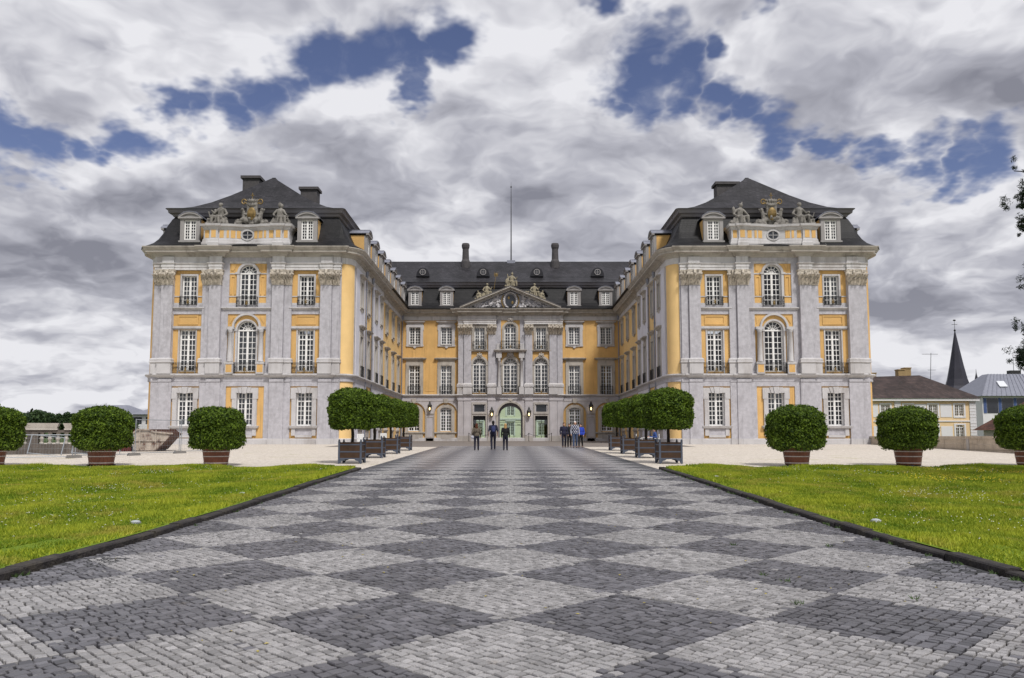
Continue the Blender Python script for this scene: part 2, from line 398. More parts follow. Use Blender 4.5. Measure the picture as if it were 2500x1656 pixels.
def groundmat(name, base, spk, scale, amt=.5, bump=.4, weed=None, patch=None):
    m, t, b = pmat(name); pos = t.new('ShaderNodeNewGeometry').outputs['Position']
    v = t.new('ShaderNodeTexVoronoi', inp={'Scale': scale}); t.l.new(pos, v.inputs['Vector'])
    n = t.noise(pos, 1.1, 6, .6); k = t.ramp(t.math('ADD', t.math('MULTIPLY', v.outputs['Distance'], .5), t.math('MULTIPLY', t.noise(pos, scale * .35, 3), .8)), .45, .85)
    c = t.mix(t.math('MULTIPLY', k, amt), base, spk)
    c = t.mix(t.ramp(n, .35, .7, 0, .3), c, tuple(x * .75 for x in base))
    if weed: c = t.mix(t.ramp(t.noise(t.vmath('MULTIPLY', pos, (.6, 1, 1)), .9, 8, .7), .58, .70, 0, .75), c, weed)
    c = t.mix(t.ramp(t.noise(t.vmath('MULTIPLY', pos, (.12, .9, 1)), 1.3, 5, .6), .5, .72, 0, .28), c, tuple(x * .62 for x in base))
    t.l.new(c, b.inputs['Base Color']); b.inputs['Roughness'].default_value = .9; b.inputs['Specular IOR Level'].default_value = .15
    bp = t.new('ShaderNodeBump', inp={'Strength': bump, 'Distance': .02, 'Height': k}); t.l.new(bp.outputs[0], b.inputs['Normal']); return m
M['gravel'] = groundmat('cream_gravel', (.74, .68, .60), (.42, .36, .30), 16, .75, .5, weed=(.40, .38, .18))
M['paving'] = groundmat('brown_grey_setts', (.25, .22, .20), (.15, .13, .12), 9, .6, .4, weed=(.16, .15, .08))
M['earth'] = groundmat('far_meadow_soil', (.075, .115, .035), (.05, .08, .03), 2, .6, .3)
M['lawnsoil'] = groundmat('lawn_turf', (.20, .28, .03), (.12, .19, .02), 30, .8, .6, weed=(.28, .26, .06))

g = MB(); xs = [-4000, -600, -60, 60, 600, 4000]; ys = [-600, 0, 11, 17, 27, 40, 51, 63, 90, 160, 600, 5000]
g.add([(x, y, (zg(y) - .03) if y > 0 else -.03) for y in ys for x in xs], [(j * 6 + i, j * 6 + i + 1, j * 6 + i + 7, j * 6 + i + 6) for j in range(len(ys) - 1) for i in range(5)])
tag(g.build('ground', 'earth'), kind='structure')
sheet('gravel_forecourt', 'gravel', -44, 44, 26.9, 95.4, 0., nx=4)
sheet('courtyard_paving', 'paving', -13.2, 13.2, 55.5, 95.2, .006, nx=2)

# ---- lawns
for sx in (-1, 1):
    b = MB(); ys2 = list(np.arange(3, 26.8, .45)) + [26.85]; xs2 = list(np.arange(5.25, 20.9, .4)) + [24, 30, 60]
    vs = [(sx * x, y, zg(y) + .09 + .04 * math.sin(x * 1.3 + y * .7) * (0 if x < 6 else 1)) for y in ys2 for x in xs2]; k = len(xs2)
    b.add(vs, [(j * k + i, j * k + i + 1, (j + 1) * k + i + 1, (j + 1) * k + i) for j in range(len(ys2) - 1) for i in range(k - 1)])
    b.add([(sx * x, 26.85, zg(26.85) + .09) for x in xs2] + [(sx * x, 26.9, zg(26.9) - .02) for x in xs2], [(i, i + 1, k + i + 1, k + i) for i in range(k - 1)])
    tag(b.build('lawn', 'lawnsoil'), kind='structure')
    # blades: near blades denser
    pts = []
    N = 620000
    y = 6.2 + (26.8 - 6.2) * rng.random(N) ** 1.15; x = 5.3 + 15 * rng.random(N)
    kp = (x < y * .69 + .8); x, y = x[kp], y[kp]
    n = len(x); nz = np.interp(y, [0, 11, 14.3, 17.2, 21.6, 26.9], [0, 0, .046, .11, .21, .31]) + .085 + .04 * np.sin(x * 1.3 + y * .7) * (x > 6)
    patch = np.sin(x * 2.1 + 1.3 * np.sin(y * .9 + sx)) * np.sin(y * 1.7 + np.sin(x * 1.1)) + .6 * np.sin(x * 5.1 + y * 3.7) * np.sin(y * 4.3 - x)
    h = (.028 + .034 * rng.random(n) + .020 * np.clip(patch, -1, 1)) * (1 + .04 * (y - 8)); wd = .006 + .0006 * y
    a = rng.random(n) * 6.283; ln = rng.normal(0, .028, (n, 2))
    vx = np.empty((n, 3, 3), np.float32)
    vx[:, 0] = np.stack([sx * x - wd * np.cos(a), y - wd * np.sin(a), nz], 1)
    vx[:, 1] = np.stack([sx * x + wd * np.cos(a), y + wd * np.sin(a), nz], 1)
    vx[:, 2] = np.stack([sx * x + ln[:, 0], y + ln[:, 1], nz + h], 1)
    dry = np.clip(1.1 - (x - 5.25) * (1.0 if sx > 0 else 1.6), 0, 1) * rng.random(n)
    tint = np.clip(.40 + .34 * patch + rng.normal(0, .24, n) + .45 * dry, 0, 1.3)
    me = bpy.data.meshes.new('grass'); me.vertices.add(n * 3); me.vertices.foreach_set('co', vx.ravel())
    me.loops.add(n * 3); me.loops.foreach_set('vertex_index', np.arange(n * 3, dtype=np.int32))
    me.polygons.add(n); me.polygons.foreach_set('loop_start', np.arange(0, n * 3, 3, dtype=np.int32)); me.polygons.foreach_set('loop_total', np.full(n, 3, np.int32))
    at = me.attributes.new('tint', 'FLOAT', 'POINT'); at.data.foreach_set('value', np.repeat(tint, 3).astype(np.float32))
    me.materials.append(M['blade']); me.update(); me.validate()
    tag(ob('grass', me), 'bright green mown grass on the lawn ' + ('left of the road, dotted with daisies' if sx < 0 else 'right of the road, dotted with buttercups'), kind='stuff')
    for nm, mt, cnt, cl in (('daisies', 'petal', 1500, 22), ('buttercups', 'petaly', 900 if sx > 0 else 60, 9)):
        f = MB(); cs = [(rng.uniform(6.5, 17), rng.uniform(8, 26)) for _ in range(cl)] if nm == 'daisies' else [(rng.uniform(10, 16.5), rng.uniform(14, 25)) for _ in range(cl)]
        for i in range(cnt):
            if i % 3 == 0 and nm == 'daisies': fx, fy = rng.uniform(5.8, 18), rng.uniform(7, 26.5)
            else:
                c0 = cs[i % cl]; fx, fy = c0[0] + rng.normal(0, .7), c0[1] + rng.normal(0, .8)
            if fx < 5.5 or fy > 26.7 or fy < 6 or fx > fy * .68 + .6: continue
            r = (.009 if nm == 'daisies' else .012) * (1 + fy * .018); z = zg(fy) + .155; q = []
            for j in range(6): q.append((sx * fx + r * math.cos(j * 1.047), fy + r * math.sin(j * 1.047), z + .004 * (j % 2)))
            q.append((sx * fx, fy, z + r * .5)); f.add(q, [(j, (j + 1) % 6, 6) for j in range(6)])
        tag(f.build(nm, mt), ('small white daisies' if nm == 'daisies' else 'small yellow buttercups') + ' scattered over the ' + ('left' if sx < 0 else 'right') + '-hand lawn', kind='stuff')

# ---- tufts of weed at the kerbs and in the joints, fallen leaves
def tufts(name, pts, m, hgt, nb, lab):
    b = MB()
    for x, y in pts:
        z = zg(y) + .02
        for k in range(nb):
            a = random.uniform(0, 6.28); r = random.uniform(0, .05); h = hgt * random.uniform(.5, 1.2); x0, y0 = x + r * math.cos(a), y + r * math.sin(a); wv = .008
            b.add([(x0 - wv, y0, z), (x0 + wv, y0, z), (x0 + random.uniform(-.05, .05), y0 + random.uniform(-.05, .05), z + h)], [(0, 1, 2)])
    me = b.mesh(name, m); at = me.attributes.new('tint', 'FLOAT', 'POINT'); at.data.foreach_set('value', [random.uniform(.2, .9) for _ in me.vertices]); tag(ob(name, me), lab, kind='stuff')
wp = [(5.05 - abs(random.gauss(0, .04)), random.uniform(6.5, 26)) for _ in range(34)] + [(-5.05 + abs(random.gauss(0, .04)), random.uniform(7, 26)) for _ in range(12)] + [(random.uniform(2.0, 4.6), random.uniform(5.5, 11)) for _ in range(7)]
tufts('weeds', wp, 'bushleaf', .05, 12, 'small green weeds sprouting along the kerbs and joints')
b = MB()
for k in range(90):
    x, y = random.uniform(-4.8, 4.9), random.uniform(4.9, 16); z = zg(y) + .034; a = random.uniform(0, 6.28); l = random.uniform(.012, .028)
    c, d_ = math.cos(a) * l, math.sin(a) * l; b.add([(x - c, y - d_, z), (x + d_ * .5, y - c * .5, z + .006), (x + c, y + d_, z + .002), (x - d_ * .5, y + c * .5, z + .005)], [(0, 1, 2, 3)])
M['litter'] = mat('yellowed_leaf', (.42, .34, .08), .8, .35, 6, 30, 0)
tag(b.build('leaf_litter', 'litter'), 'tiny yellowed leaves lying on the setts', kind='stuff')

# ---- kerbs (dark basalt blocks)
for sx in (-1, 1):
    kr = empty('kerb', (0, 0, 0), label='row of dark basalt kerb stones edging the ' + ('left' if sx < 0 else 'right') + ' lawn', kind='structure')
    y = 3.2; i = 0
    while y < 26.7:
        L = min(random.uniform(.75, 1.25), 26.85 - y); z0, z1 = zg(y), zg(y + L); j = random.uniform(-.02, .02); hh = .09 + random.uniform(-.016, .014)
        q = MB(); xo = 5.1 + j; c = .018
        def ring(x0, x1, zz): return [(sx * x0, y + .008, z0 + zz), (sx * x1, y + .008, z0 + zz), (sx * x1, y + L - .008, z1 + zz), (sx * x0, y + L - .008, z1 + zz)]
        r0, r1, r2 = ring(xo, xo + .19, -.06), ring(xo, xo + .19, hh - c), ring(xo + c, xo + .19 - c, hh)
        q.add(r0 + r1 + r2, [(a, (a + 1) % 4, 4 + (a + 1) % 4, 4 + a) for a in range(4)] + [(4 + a, 4 + (a + 1) % 4, 8 + (a + 1) % 4, 8 + a) for a in range(4)] + [(8, 9, 10, 11)])
        q.build('kerb_stone', 'basaltk', kr); y += L; i += 1

# ---- road with diamond cobble pattern
DS = 1.97 / math.sqrt(2); Y0 = 6.24
def pq(x, y): return (x + (y - Y0)) / math.sqrt(2), (x - (y - Y0)) / math.sqrt(2)
def xy(p, q): return (p + q) / math.sqrt(2), (p - q) / math.sqrt(2) + Y0
def cobmat(name, base, var, rough, spk, near=True):
    m, t, b = pmat(name); pos = t.new('ShaderNodeNewGeometry').outputs['Position']
    at = t.new('ShaderNodeAttribute', attribute_name='tint')
    k = at.outputs['Fac']
    n = t.noise(pos, 110, 3, .7); n2 = t.noise(pos, .5, 5, .6)
    c = t.mix(k, tuple(x * (1 - var) for x in base), tuple(min(1, x * (1 + var)) for x in base))
    c = t.mix(t.ramp(n, .50, .66, 0, spk), c, tuple(x * .35 for x in base))
    c = t.mix(t.ramp(n2, .42, .72, 0, .5), c, tuple(x * .55 for x in base))
    c = t.mix(t.ramp(t.noise(pos, 3.1, 6, .7), .60, .78, 0, .5), c, (.20, .165, .125))
    t.l.new(c, b.inputs['Base Color']); b.inputs['Roughness'].default_value = rough; b.inputs['Specular IOR Level'].default_value = .45
    bp = t.new('ShaderNodeBump', inp={'Strength': .55, 'Distance': .006, 'Height': t.noise(pos, 55, 4, .65)}); t.l.new(bp.outputs[0], b.inputs['Normal']); return m
M['granite'] = cobmat('pale_granite_sett', (.335, .325, .325), .38, .5, .6)
M['basalt'] = cobmat('dark_basalt_sett', (.128, .125, .138), .5, .42, .3)
def roadmat():
    m, t, b = pmat('cobbled_road'); pos = t.new('ShaderNodeNewGeometry').outputs['Position']
    s = t.new('ShaderNodeSeparateXYZ'); t.l.new(pos, s.inputs[0]); r2 = 1 / math.sqrt(2)
    yy = t.math('SUBTRACT', s.outputs[1], Y0)
    p = t.math('MULTIPLY', t.math('ADD', s.outputs[0], yy), r2); q = t.math('MULTIPLY', t.math('SUBTRACT', s.outputs[0], yy), r2)
    par = t.math('MODULO', t.math('ABSOLUTE', t.math('ADD', t.math('FLOOR', t.math('DIVIDE', p, DS)), t.math('FLOOR', t.math('DIVIDE', q, DS)))), 2)
    v = t.new('ShaderNodeCombineXYZ', inp={0: p, 1: q}).outputs[0]
    br = t.new('ShaderNodeTexBrick', inp={'Vector': v, 'Scale': 1, 'Mortar Size': .009, 'Mortar Smooth': .2, 'Brick Width': .082, 'Row Height': .078,
                                          'Color1': (.32, .31, .32, 1), 'Color2': (.52, .505, .52, 1), 'Mortar': (.11, .10, .10, 1)})
    br2 = t.new('ShaderNodeTexBrick', inp={'Vector': v, 'Scale': 1, 'Mortar Size': .010, 'Mortar Smooth': .2, 'Brick Width': .09, 'Row Height': .087,
                                           'Color1': (.09, .088, .105, 1), 'Color2': (.20, .195, .225, 1), 'Mortar': (.06, .055, .055, 1)})
    c = t.mix(t.math('GREATER_THAN', par, .5), br2.outputs[0], br.outputs[0])
    c = t.mix(t.ramp(t.noise(pos, .5, 5, .6), .45, .72, 0, .22), c, (.12, .115, .12))
    t.l.new(c, b.inputs['Base Color']); b.inputs['Roughness'].default_value = .34; b.inputs['Specular IOR Level'].default_value = .6
    bp = t.new('ShaderNodeBump', invert=True, inp={'Strength': .35, 'Distance': .012, 'Height': t.math('ADD', br.outputs[1], t.noise(pos, 30, 3))}); t.l.new(bp.outputs[0], b.inputs['Normal']); return m
M['roadfar'] = roadmat()
M['joint'] = groundmat('sandy_joint_fill', (.014, .012, .011), (.04, .03, .025), 60, .6, .5, weed=(.09, .07, .05))
GEO_END = 26.5
road = empty('road', label='wide cobbled road of pale and dark setts in diamonds', kind='structure')
def rsheet(name, m, y0, y1, dz):
    ys = sorted(set([y0, y1] + [y for y in YS if y0 < y < y1])); b = MB()
    b.add([(x, y, zg(y) + dz) for y in ys for x in (-5.1, 5.1)], [(2 * j, 2 * j + 1, 2 * j + 3, 2 * j + 2) for j in range(len(ys) - 1)])
    return b.build(name, m, road)
rsheet('joint_bed', 'joint', -2, GEO_END, .004)
rsheet('far_setts', 'roadfar', GEO_END, 57, .016)
cobs = []   # (corner pts 4x2, dark, tint)
imax = int(30 / DS) + 6
for i in range(-8, imax):
    for j in range(-imax, 8):
        cx, cy = xy((i + .5) * DS, (j + .5) * DS)
        if abs(cx) > 6.1 or cy < 3.2 or cy > GEO_END + .9: continue
        dark = (i + j) % 2 == 0
        n = 16 if dark else 18
        rowe = np.cumsum(rng.uniform(.86, 1.14, n)); rowe = np.concatenate([[0], rowe / rowe[-1]]) * DS
        swap = rng.random() < .5
        ce0 = np.cumsum(rng.uniform(.88, 1.12, n)); ce0 = np.concatenate([[0], ce0 / ce0[-1]]) * DS; drift = 0.
        for r in range(n):
            mcnt = n; ce = ce0 + rng.normal(0, .008 if not dark else .014, n + 1); ce[0] = 0; ce[-1] = DS; ce = np.sort(ce)
            for c in range(mcnt):
                gj = .0076
                a0, a1, b0, b1 = ce[c] + gj, ce[c + 1] - gj, rowe[r] + gj, rowe[r + 1] - gj
                quad = [(a0, b0), (a1, b0), (a1, b1), (a0, b1)]
                if swap: quad = [(bq, aq) for aq, bq in quad][::-1]
                pts = []
                for pa, qa in quad:
                    jx, jy = rng.normal(0, .0038, 2) * (1.5 if dark else 1)
                    pts.append(xy(i * DS + pa + jx, j * DS + qa + jy))
                mx = sum(p[0] for p in pts) / 4; my = sum(p[1] for p in pts) / 4
                if abs(mx) > 5.02 or my < 3.6 or my > GEO_END: continue
                if abs(mx) > my * .70 + .5: continue
                ed = min(ce[c], DS - ce[c + 1], rowe[r], DS - rowe[r + 1]); dk = (not dark) if rng.random() < (.05 if ed < .02 else .002) else dark
                cobs.append((pts, dk, float(np.clip(rng.normal(.5, .26), 0, 1)), mx, my))
def cob_geo(pts, tilt, zt):
    cx = sum(p[0] for p in pts) / 4; cy = sum(p[1] for p in pts) / 4
    out = []
    for (x, y) in pts: out.append((x, y, .002))
    for (x, y) in pts: out.append((x, y, zt - .006))
    for (x, y) in pts: out.append((cx + (x - cx) * .91, cy + (y - cy) * .91, zt + tilt[0] * (x - cx) + tilt[1] * (y - cy)))
    return out
CF = [(a, (a + 1) % 4, 4 + (a + 1) % 4, 4 + a) for a in range(4)] + [(4 + a, 4 + (a + 1) % 4, 8 + (a + 1) % 4, 8 + a) for a in range(4)] + [(8, 9, 10, 11)]
# the 300 largest in the picture: nearest, inside the frame
inview = [k for k, c in enumerate(cobs) if c[4] > 4.72 and abs(c[3]) < c[4] * .63]
single = set(sorted(inview, key=lambda k: cobs[k][4])[:300])
for dark in (False, True):
    V, F_, T = [], [], []
    for k, c in enumerate(cobs):
        if c[1] != dark or k in single: continue
        o = len(V); zb = zg(c[4]); vs = cob_geo(c[0], rng.normal(0, .03, 2), .032 + rng.normal(0, .0022))
        V += [(x, y, z + zb) for x, y, z in vs]; F_ += [tuple(o + a for a in f) for f in CF]; T += [c[2]] * 12
    me = bpy.data.meshes.new('setts'); me.from_pydata(V, [], F_); me.materials.append(M['basalt' if dark else 'granite'])
    at = me.attributes.new('tint', 'FLOAT', 'POINT'); at.data.foreach_set('value', T); me.update()
    tag(ob('dark_setts' if dark else 'pale_setts', me, road), kind='stuff')
vari = {}
for k in sorted(single):
    pts, dark, tint, mx, my = cobs[k]
    key = (dark, int(rng.integers(0, 7)))
    if key not in vari:
        s_ = .039 if not dark else .043
        loc = []
        for (ax, ay) in ((-1, -1), (1, -1), (1, 1), (-1, 1)):
            px_, py_ = ax * s_ + rng.normal(0, .004), ay * s_ + rng.normal(0, .004)
            loc.append((px_, py_))
        me = bpy.data.meshes.new('sett'); me.from_pydata(cob_geo(loc, rng.normal(0, .03, 2), .032), [], CF)
        me.materials.append(M['basalt' if dark else 'granite']); at = me.attributes.new('tint', 'FLOAT', 'POINT')
        at.data.foreach_set('value', [float(np.clip(rng.normal(.5, .24), 0, 1))] * 12); me.update(); vari[key] = (me, s_)
    me, s_ = vari[key]
    o = ob('sett', me, road, (mx, my, zg(my) + rng.normal(0, .0015)), R(45) + rng.normal(0, .03))
    e1 = math.dist(pts[0], pts[1]) / (2 * s_); e2 = math.dist(pts[1], pts[2]) / (2 * s_)
    d1 = math.atan2(pts[1][1] - pts[0][1], pts[1][0] - pts[0][0]); o.rotation_euler = (0, 0, d1); o.scale = (e1, e2, 1)

# ================================================================ PALACE
palace = empty('palace', (0, 0, 0))
tag(palace, 'ochre and lavender baroque palace of three wings round a courtyard, slate mansard roofs', 'palace')
PY = 63.3; PC = 21.6; XI, XW, XO = 13.05, 13.4, 29.85; MY = 95.; RY = 94.5; RH = 6.38; BK = 111.5; YSTEP = 79.
Z_PL, Z_SB, Z_SC, Z_S1 = 1.26, 5.88, 6.27, 6.5
Z_AR, Z_FR, Z_CO, Z_TOP = 15.07, 15.66, 16.16, 16.92

class Fr:
    """facade frame: u along the wall, z up, off outward"""
    def __init__(s, ox, oy, rot):
        s.o = Vector((ox, oy)); s.r = rot; s.u = Vector((math.cos(rot), math.sin(rot))); s.i = Vector((-math.sin(rot), math.cos(rot)))
    def pt(s, u, z, off=0.):
        p = s.o + s.u * u - s.i * off; return (p.x, p.y, z)
    def xy(s, u, off=0.): return s.pt(u, 0, off)[:2]
    def box(s, mb, u0, u1, z0, z1, o0, o1, mi=0):
        mb.hexa([s.pt(u0, z0, o1), s.pt(u1, z0, o1), s.pt(u1, z0, o0), s.pt(u0, z0, o0)], [s.pt(u0, z1, o1), s.pt(u1, z1, o1), s.pt(u1, z1, o0), s.pt(u0, z1, o0)], mi)
    def brk(s, mb, u0, u1, ext, prof, mi=0, base=0.):
        mb.sweep([s.xy(u0, base - .3), s.xy(u0, base + ext), s.xy(u1, base + ext), s.xy(u1, base - .3)], prof, mi)

def arcpts(a, rise, n=12):
    """arc from (-a,0) over (0,rise) to (a,0)"""
    Rr = (a * a + rise * rise) / (2 * rise); zc_ = rise - Rr; t = math.asin(min(1, a / Rr)); t = math.pi - t if rise > a else t
    return [(Rr * math.sin(-t + 2 * t * i / n), zc_ + Rr * math.cos(-t + 2 * t * i / n)) for i in range(n + 1)]

def wall(mb, F, u0, u1, z0, z1, holes=(), off=0., depth=.3, mi=0, rmi=None):
    """wall plane with openings: holes = (uc, width, z_bottom, z_spring, rise)"""
    rmi = mi if rmi is None else rmi
    us = {u0, u1}; zs = {z0, z1}
    for uc, ww, a, b_, r in holes:
        us |= {uc - ww / 2, uc + ww / 2}; zs |= {a, b_ + r}
    us = sorted(u for u in us if u0 - 1e-6 <= u <= u1 + 1e-6); zs = sorted(z for z in zs if z0 - 1e-6 <= z <= z1 + 1e-6)
    for i in range(len(us) - 1):
        run = None
        for j in range(len(zs) - 1):
            cu, cz = (us[i] + us[i + 1]) / 2, (zs[j] + zs[j + 1]) / 2
            inside = any(abs(cu - h[0]) < h[1] / 2 and h[2] < cz < h[3] + h[4] for h in holes)
            if not inside and run is None: run = zs[j]
            if run is not None and (inside or j == len(zs) - 2):
                top = zs[j] if inside else zs[j + 1]
                mb.add([F.pt(us[i], run, off), F.pt(us[i + 1], run, off), F.pt(us[i + 1], top, off), F.pt(us[i], top, off)], [(0, 1, 2, 3)], mi); run = None
    for uc, ww, a, b_, r in holes:
        h = ww / 2; d = off - depth
        pts = [(uc - h, a), (uc - h, b_)]
        if r > 0:
            ar = [(uc + x, b_ + z) for x, z in arcpts(h, r)]; pts = [(uc - h, a)] + ar + [(uc + h, a)]
            zt = b_ + r; mid = len(ar) // 2
            for k in range(len(ar) - 1):
                cu = uc - h if k < mid else uc + h
                mb.add([F.pt(cu, zt, off), F.pt(*ar[k], off), F.pt(*ar[k + 1], off)], [(0, 1, 2)], mi)
        else: pts = [(uc - h, a), (uc - h, b_), (uc + h, b_), (uc + h, a)]
        for k in range(len(pts)):
            p, q = pts[k], pts[(k + 1) % len(pts)]
            mb.add([F.pt(*p, off), F.pt(*q, off), F.pt(*q, d), F.pt(*p, d)], [(0, 1, 2, 3)], rmi)

_cache = {}
def window_mesh(w_, h, rows, rise=0., trans=None, seg=False):
    key = ('w', round(w_, 2), round(h, 2), rows, round(rise, 2), trans, seg)
    if key in _cache: return _cache[key]
    b = MB(); a = w_ / 2; t = .075; mt = .05; d0, d1 = 0, .07
    def rect(x0, x1, z0, z1, y0=d0, y1=d1): b.box(x0, x1, y0, y1, z0, z1)
    rect(-a, -a + t, 0, h); rect(a - t, a, 0, h); rect(-a + t, a - t, 0, t + .03); rect(-.05, .05, t + .03, h - t, -.012)
    if rise == 0: rect(-a + t, a - t, h - t, h)
    else: rect(-a, a, h - .05, h + .07, -.02)
    ztop = h - (t if rise == 0 else .05)
    zr = [t + .03]
    if trans:
        rect(-a + t, -.05, trans - .05, trans + .05); rect(.05, a - t, trans - .05, trans + .05)
    segs = [(t + .03, ztop, rows)] if not trans else [(t + .03, trans - .05, rows[0]), (trans + .05, ztop, rows[1])]
    for s0, s1, n in segs:
        for i in range(1, n):
            z = s0 + (s1 - s0) * i / n; rect(-a + t, -.05, z - mt / 2, z + mt / 2, .02, .055); rect(.05, a - t, z - mt / 2, z + mt / 2, .02, .055)
        for sx in (-1, 1):
            c = sx * (a - t + .05) / 2; rect(c - mt / 2, c + mt / 2, s0, s1, .024, .05)
            rect(*(sorted((sx * .05, sx * .085))), s0, s1, .01, .06); rect(*(sorted((sx * (a - t), sx * (a - t - .03)))), s0, s1, .01, .06)
    if rise > 0:
        ar = arcpts(a, rise, 16); ai = [(x * (1 - t / a), z * (1 - t / a)) for x, z in ar]
        for k in range(16):
            for (p, q, pp, qq) in ((ar[k], ar[k + 1], ai[k], ai[k + 1]),):
                b.hexa([(p[0], d0, h + p[1]), (q[0], d0, h + q[1]), (qq[0], d0, h + qq[1]), (pp[0], d0, h + pp[1])], [(p[0], d1, h + p[1]), (q[0], d1, h + q[1]), (qq[0], d1, h + qq[1]), (pp[0], d1, h + pp[1])])
        if not seg:
            for an in (30, 60, 90, 120, 150):
                x, z = math.cos(R(an)), math.sin(R(an)) * rise / a; b.bar((x * a * .12, .035, h + .07 + z * a * .05), (x * a * .95, .035, h + z * a * .95), mt, mt)
            hr = [(x * .5, z * .5) for x, z in ar]
            for k in range(16): b.bar((hr[k][0], .035, h + hr[k][1] + .03), (hr[k + 1][0], .035, h + hr[k + 1][1] + .03), mt, mt)
        else:
            rect(-.05, .05, h, h + rise - .03)
            for sx in (-1, 1): rect(sx * a / 2 - mt / 2, sx * a / 2 + mt / 2, h, h + rise * .75, .024, .05)
    _cache[key] = b.mesh('window', 'white'); return _cache[key]
def pane_mesh(w_, h, rise=0.):
    key = ('p', round(w_, 2), round(h, 2), round(rise, 2))
    if key not in _cache:
        b = MB(); a = w_ / 2 - .03
        top = [(a, h - .03)] + [(-a, h - .03)] if rise == 0 else [(x * .97, h + z * .97) for x, z in arcpts(a, rise, 12)][::-1]
        pts = [(-a, .03), (a, .03)] + top
        b.add([(x, .04, z) for x, z in pts], [tuple(range(len(pts)))]); _cache[key] = b.mesh('pane', 'glass')
    return _cache[key]
def curtain_mesh(w_, h, half):
    key = ('c', round(w_, 2), round(h, 2), half)
    if key not in _cache:
        b = MB(); n = 40; a = w_ / 2 + .06; pts = []
        for i in range(n + 1):
            x = -a + 2 * a * i / n
            pts.append((x, .17 + .035 * math.sin(i * 1.35) + .01 * math.sin(i * 3.1)))
        for i in range(n):
            x = (pts[i][0] + pts[i + 1][0]) / 2
            if half and abs(x) < a * .30: continue
            p, q = pts[i], pts[i + 1]; b.add([(p[0], p[1], -.05), (q[0], q[1], -.05), (q[0], q[1], h + .05), (p[0], p[1], h + .05)], [(0, 1, 2, 3)])
        _cache[key] = b.mesh('curtain', 'curt', True)
    return _cache[key]
def win(F, u, z0, w_, h, rows, rise=0., trans=None, off=-.2, curtain=1, seg=False, parent=None):
    o = ob('window', window_mesh(w_, h, rows, rise, trans, seg), parent or palace, F.pt(u, z0, off), F.r)
    ob('pane', pane_mesh(w_, h, rise), o)
    if curtain: ob('curtain', curtain_mesh(w_, h, curtain == 2), o)
    return o

def railing_mesh(wd, h, pj, side=True):
    key = ('r', round(wd, 2), round(h, 2), pj)
    if key not in _cache:
        b = MB(); a = wd / 2
        runs = [((-a, -pj), (a, -pj))] + ([((-a, 0), (-a, -pj)), ((a, 0), (a, -pj))] if side else [])
        for p, q in runs:
            for z in (.05, h - .1, h): b.bar((*p, z), (*q, z), .035, .035)
            L = math.dist(p, q); n = max(2, int(L / .105))
            for i in range(n + 1):
                x, y = p[0] + (q[0] - p[0]) * i / n, p[1] + (q[1] - p[1]) * i / n; b.bar((x, y, 0.02), (x, y, h), .018, .018)
            for i in range(n // 2):
                x, y = p[0] + (q[0] - p[0]) * (i * 2 + 1) / n, p[1] + (q[1] - p[1]) * (i * 2 + 1) / n
                b.bar((x - .07, y - .004, h * .25), (x + .07, y - .004, h * .6), .014, .014); b.bar((x + .07, y - .006, h * .25), (x - .07, y - .006, h * .6), .014, .014)
        _cache[key] = b.mesh('balcony_railing', 'iron')
    return _cache[key]
def _orn():
    b = MB(); b.ell((0, 0, .32), (.09, .04, .13)); b.ell((0, 0, .54), (.06, .04, .07)); b.ell((0, 0, .12), (.05, .035, .07))
    for s in (-1, 1): b.ell((s * .11, 0, .22), (.05, .03, .07)); b.ell((s * .1, 0, .42), (.045, .03, .06))
    return b.mesh('ornament', 'gold', True)
ORN = _orn()
def rail(F, u, z, wd, h, pj=.22, off=0., gold=True):
    o = ob('balcony_railing', railing_mesh(wd, h, pj), palace, F.pt(u, z, off), F.r)
    if gold: ob('ornament', ORN, o, (0, -pj - .03, .05)).scale = (.7, .7, .8)
    return o

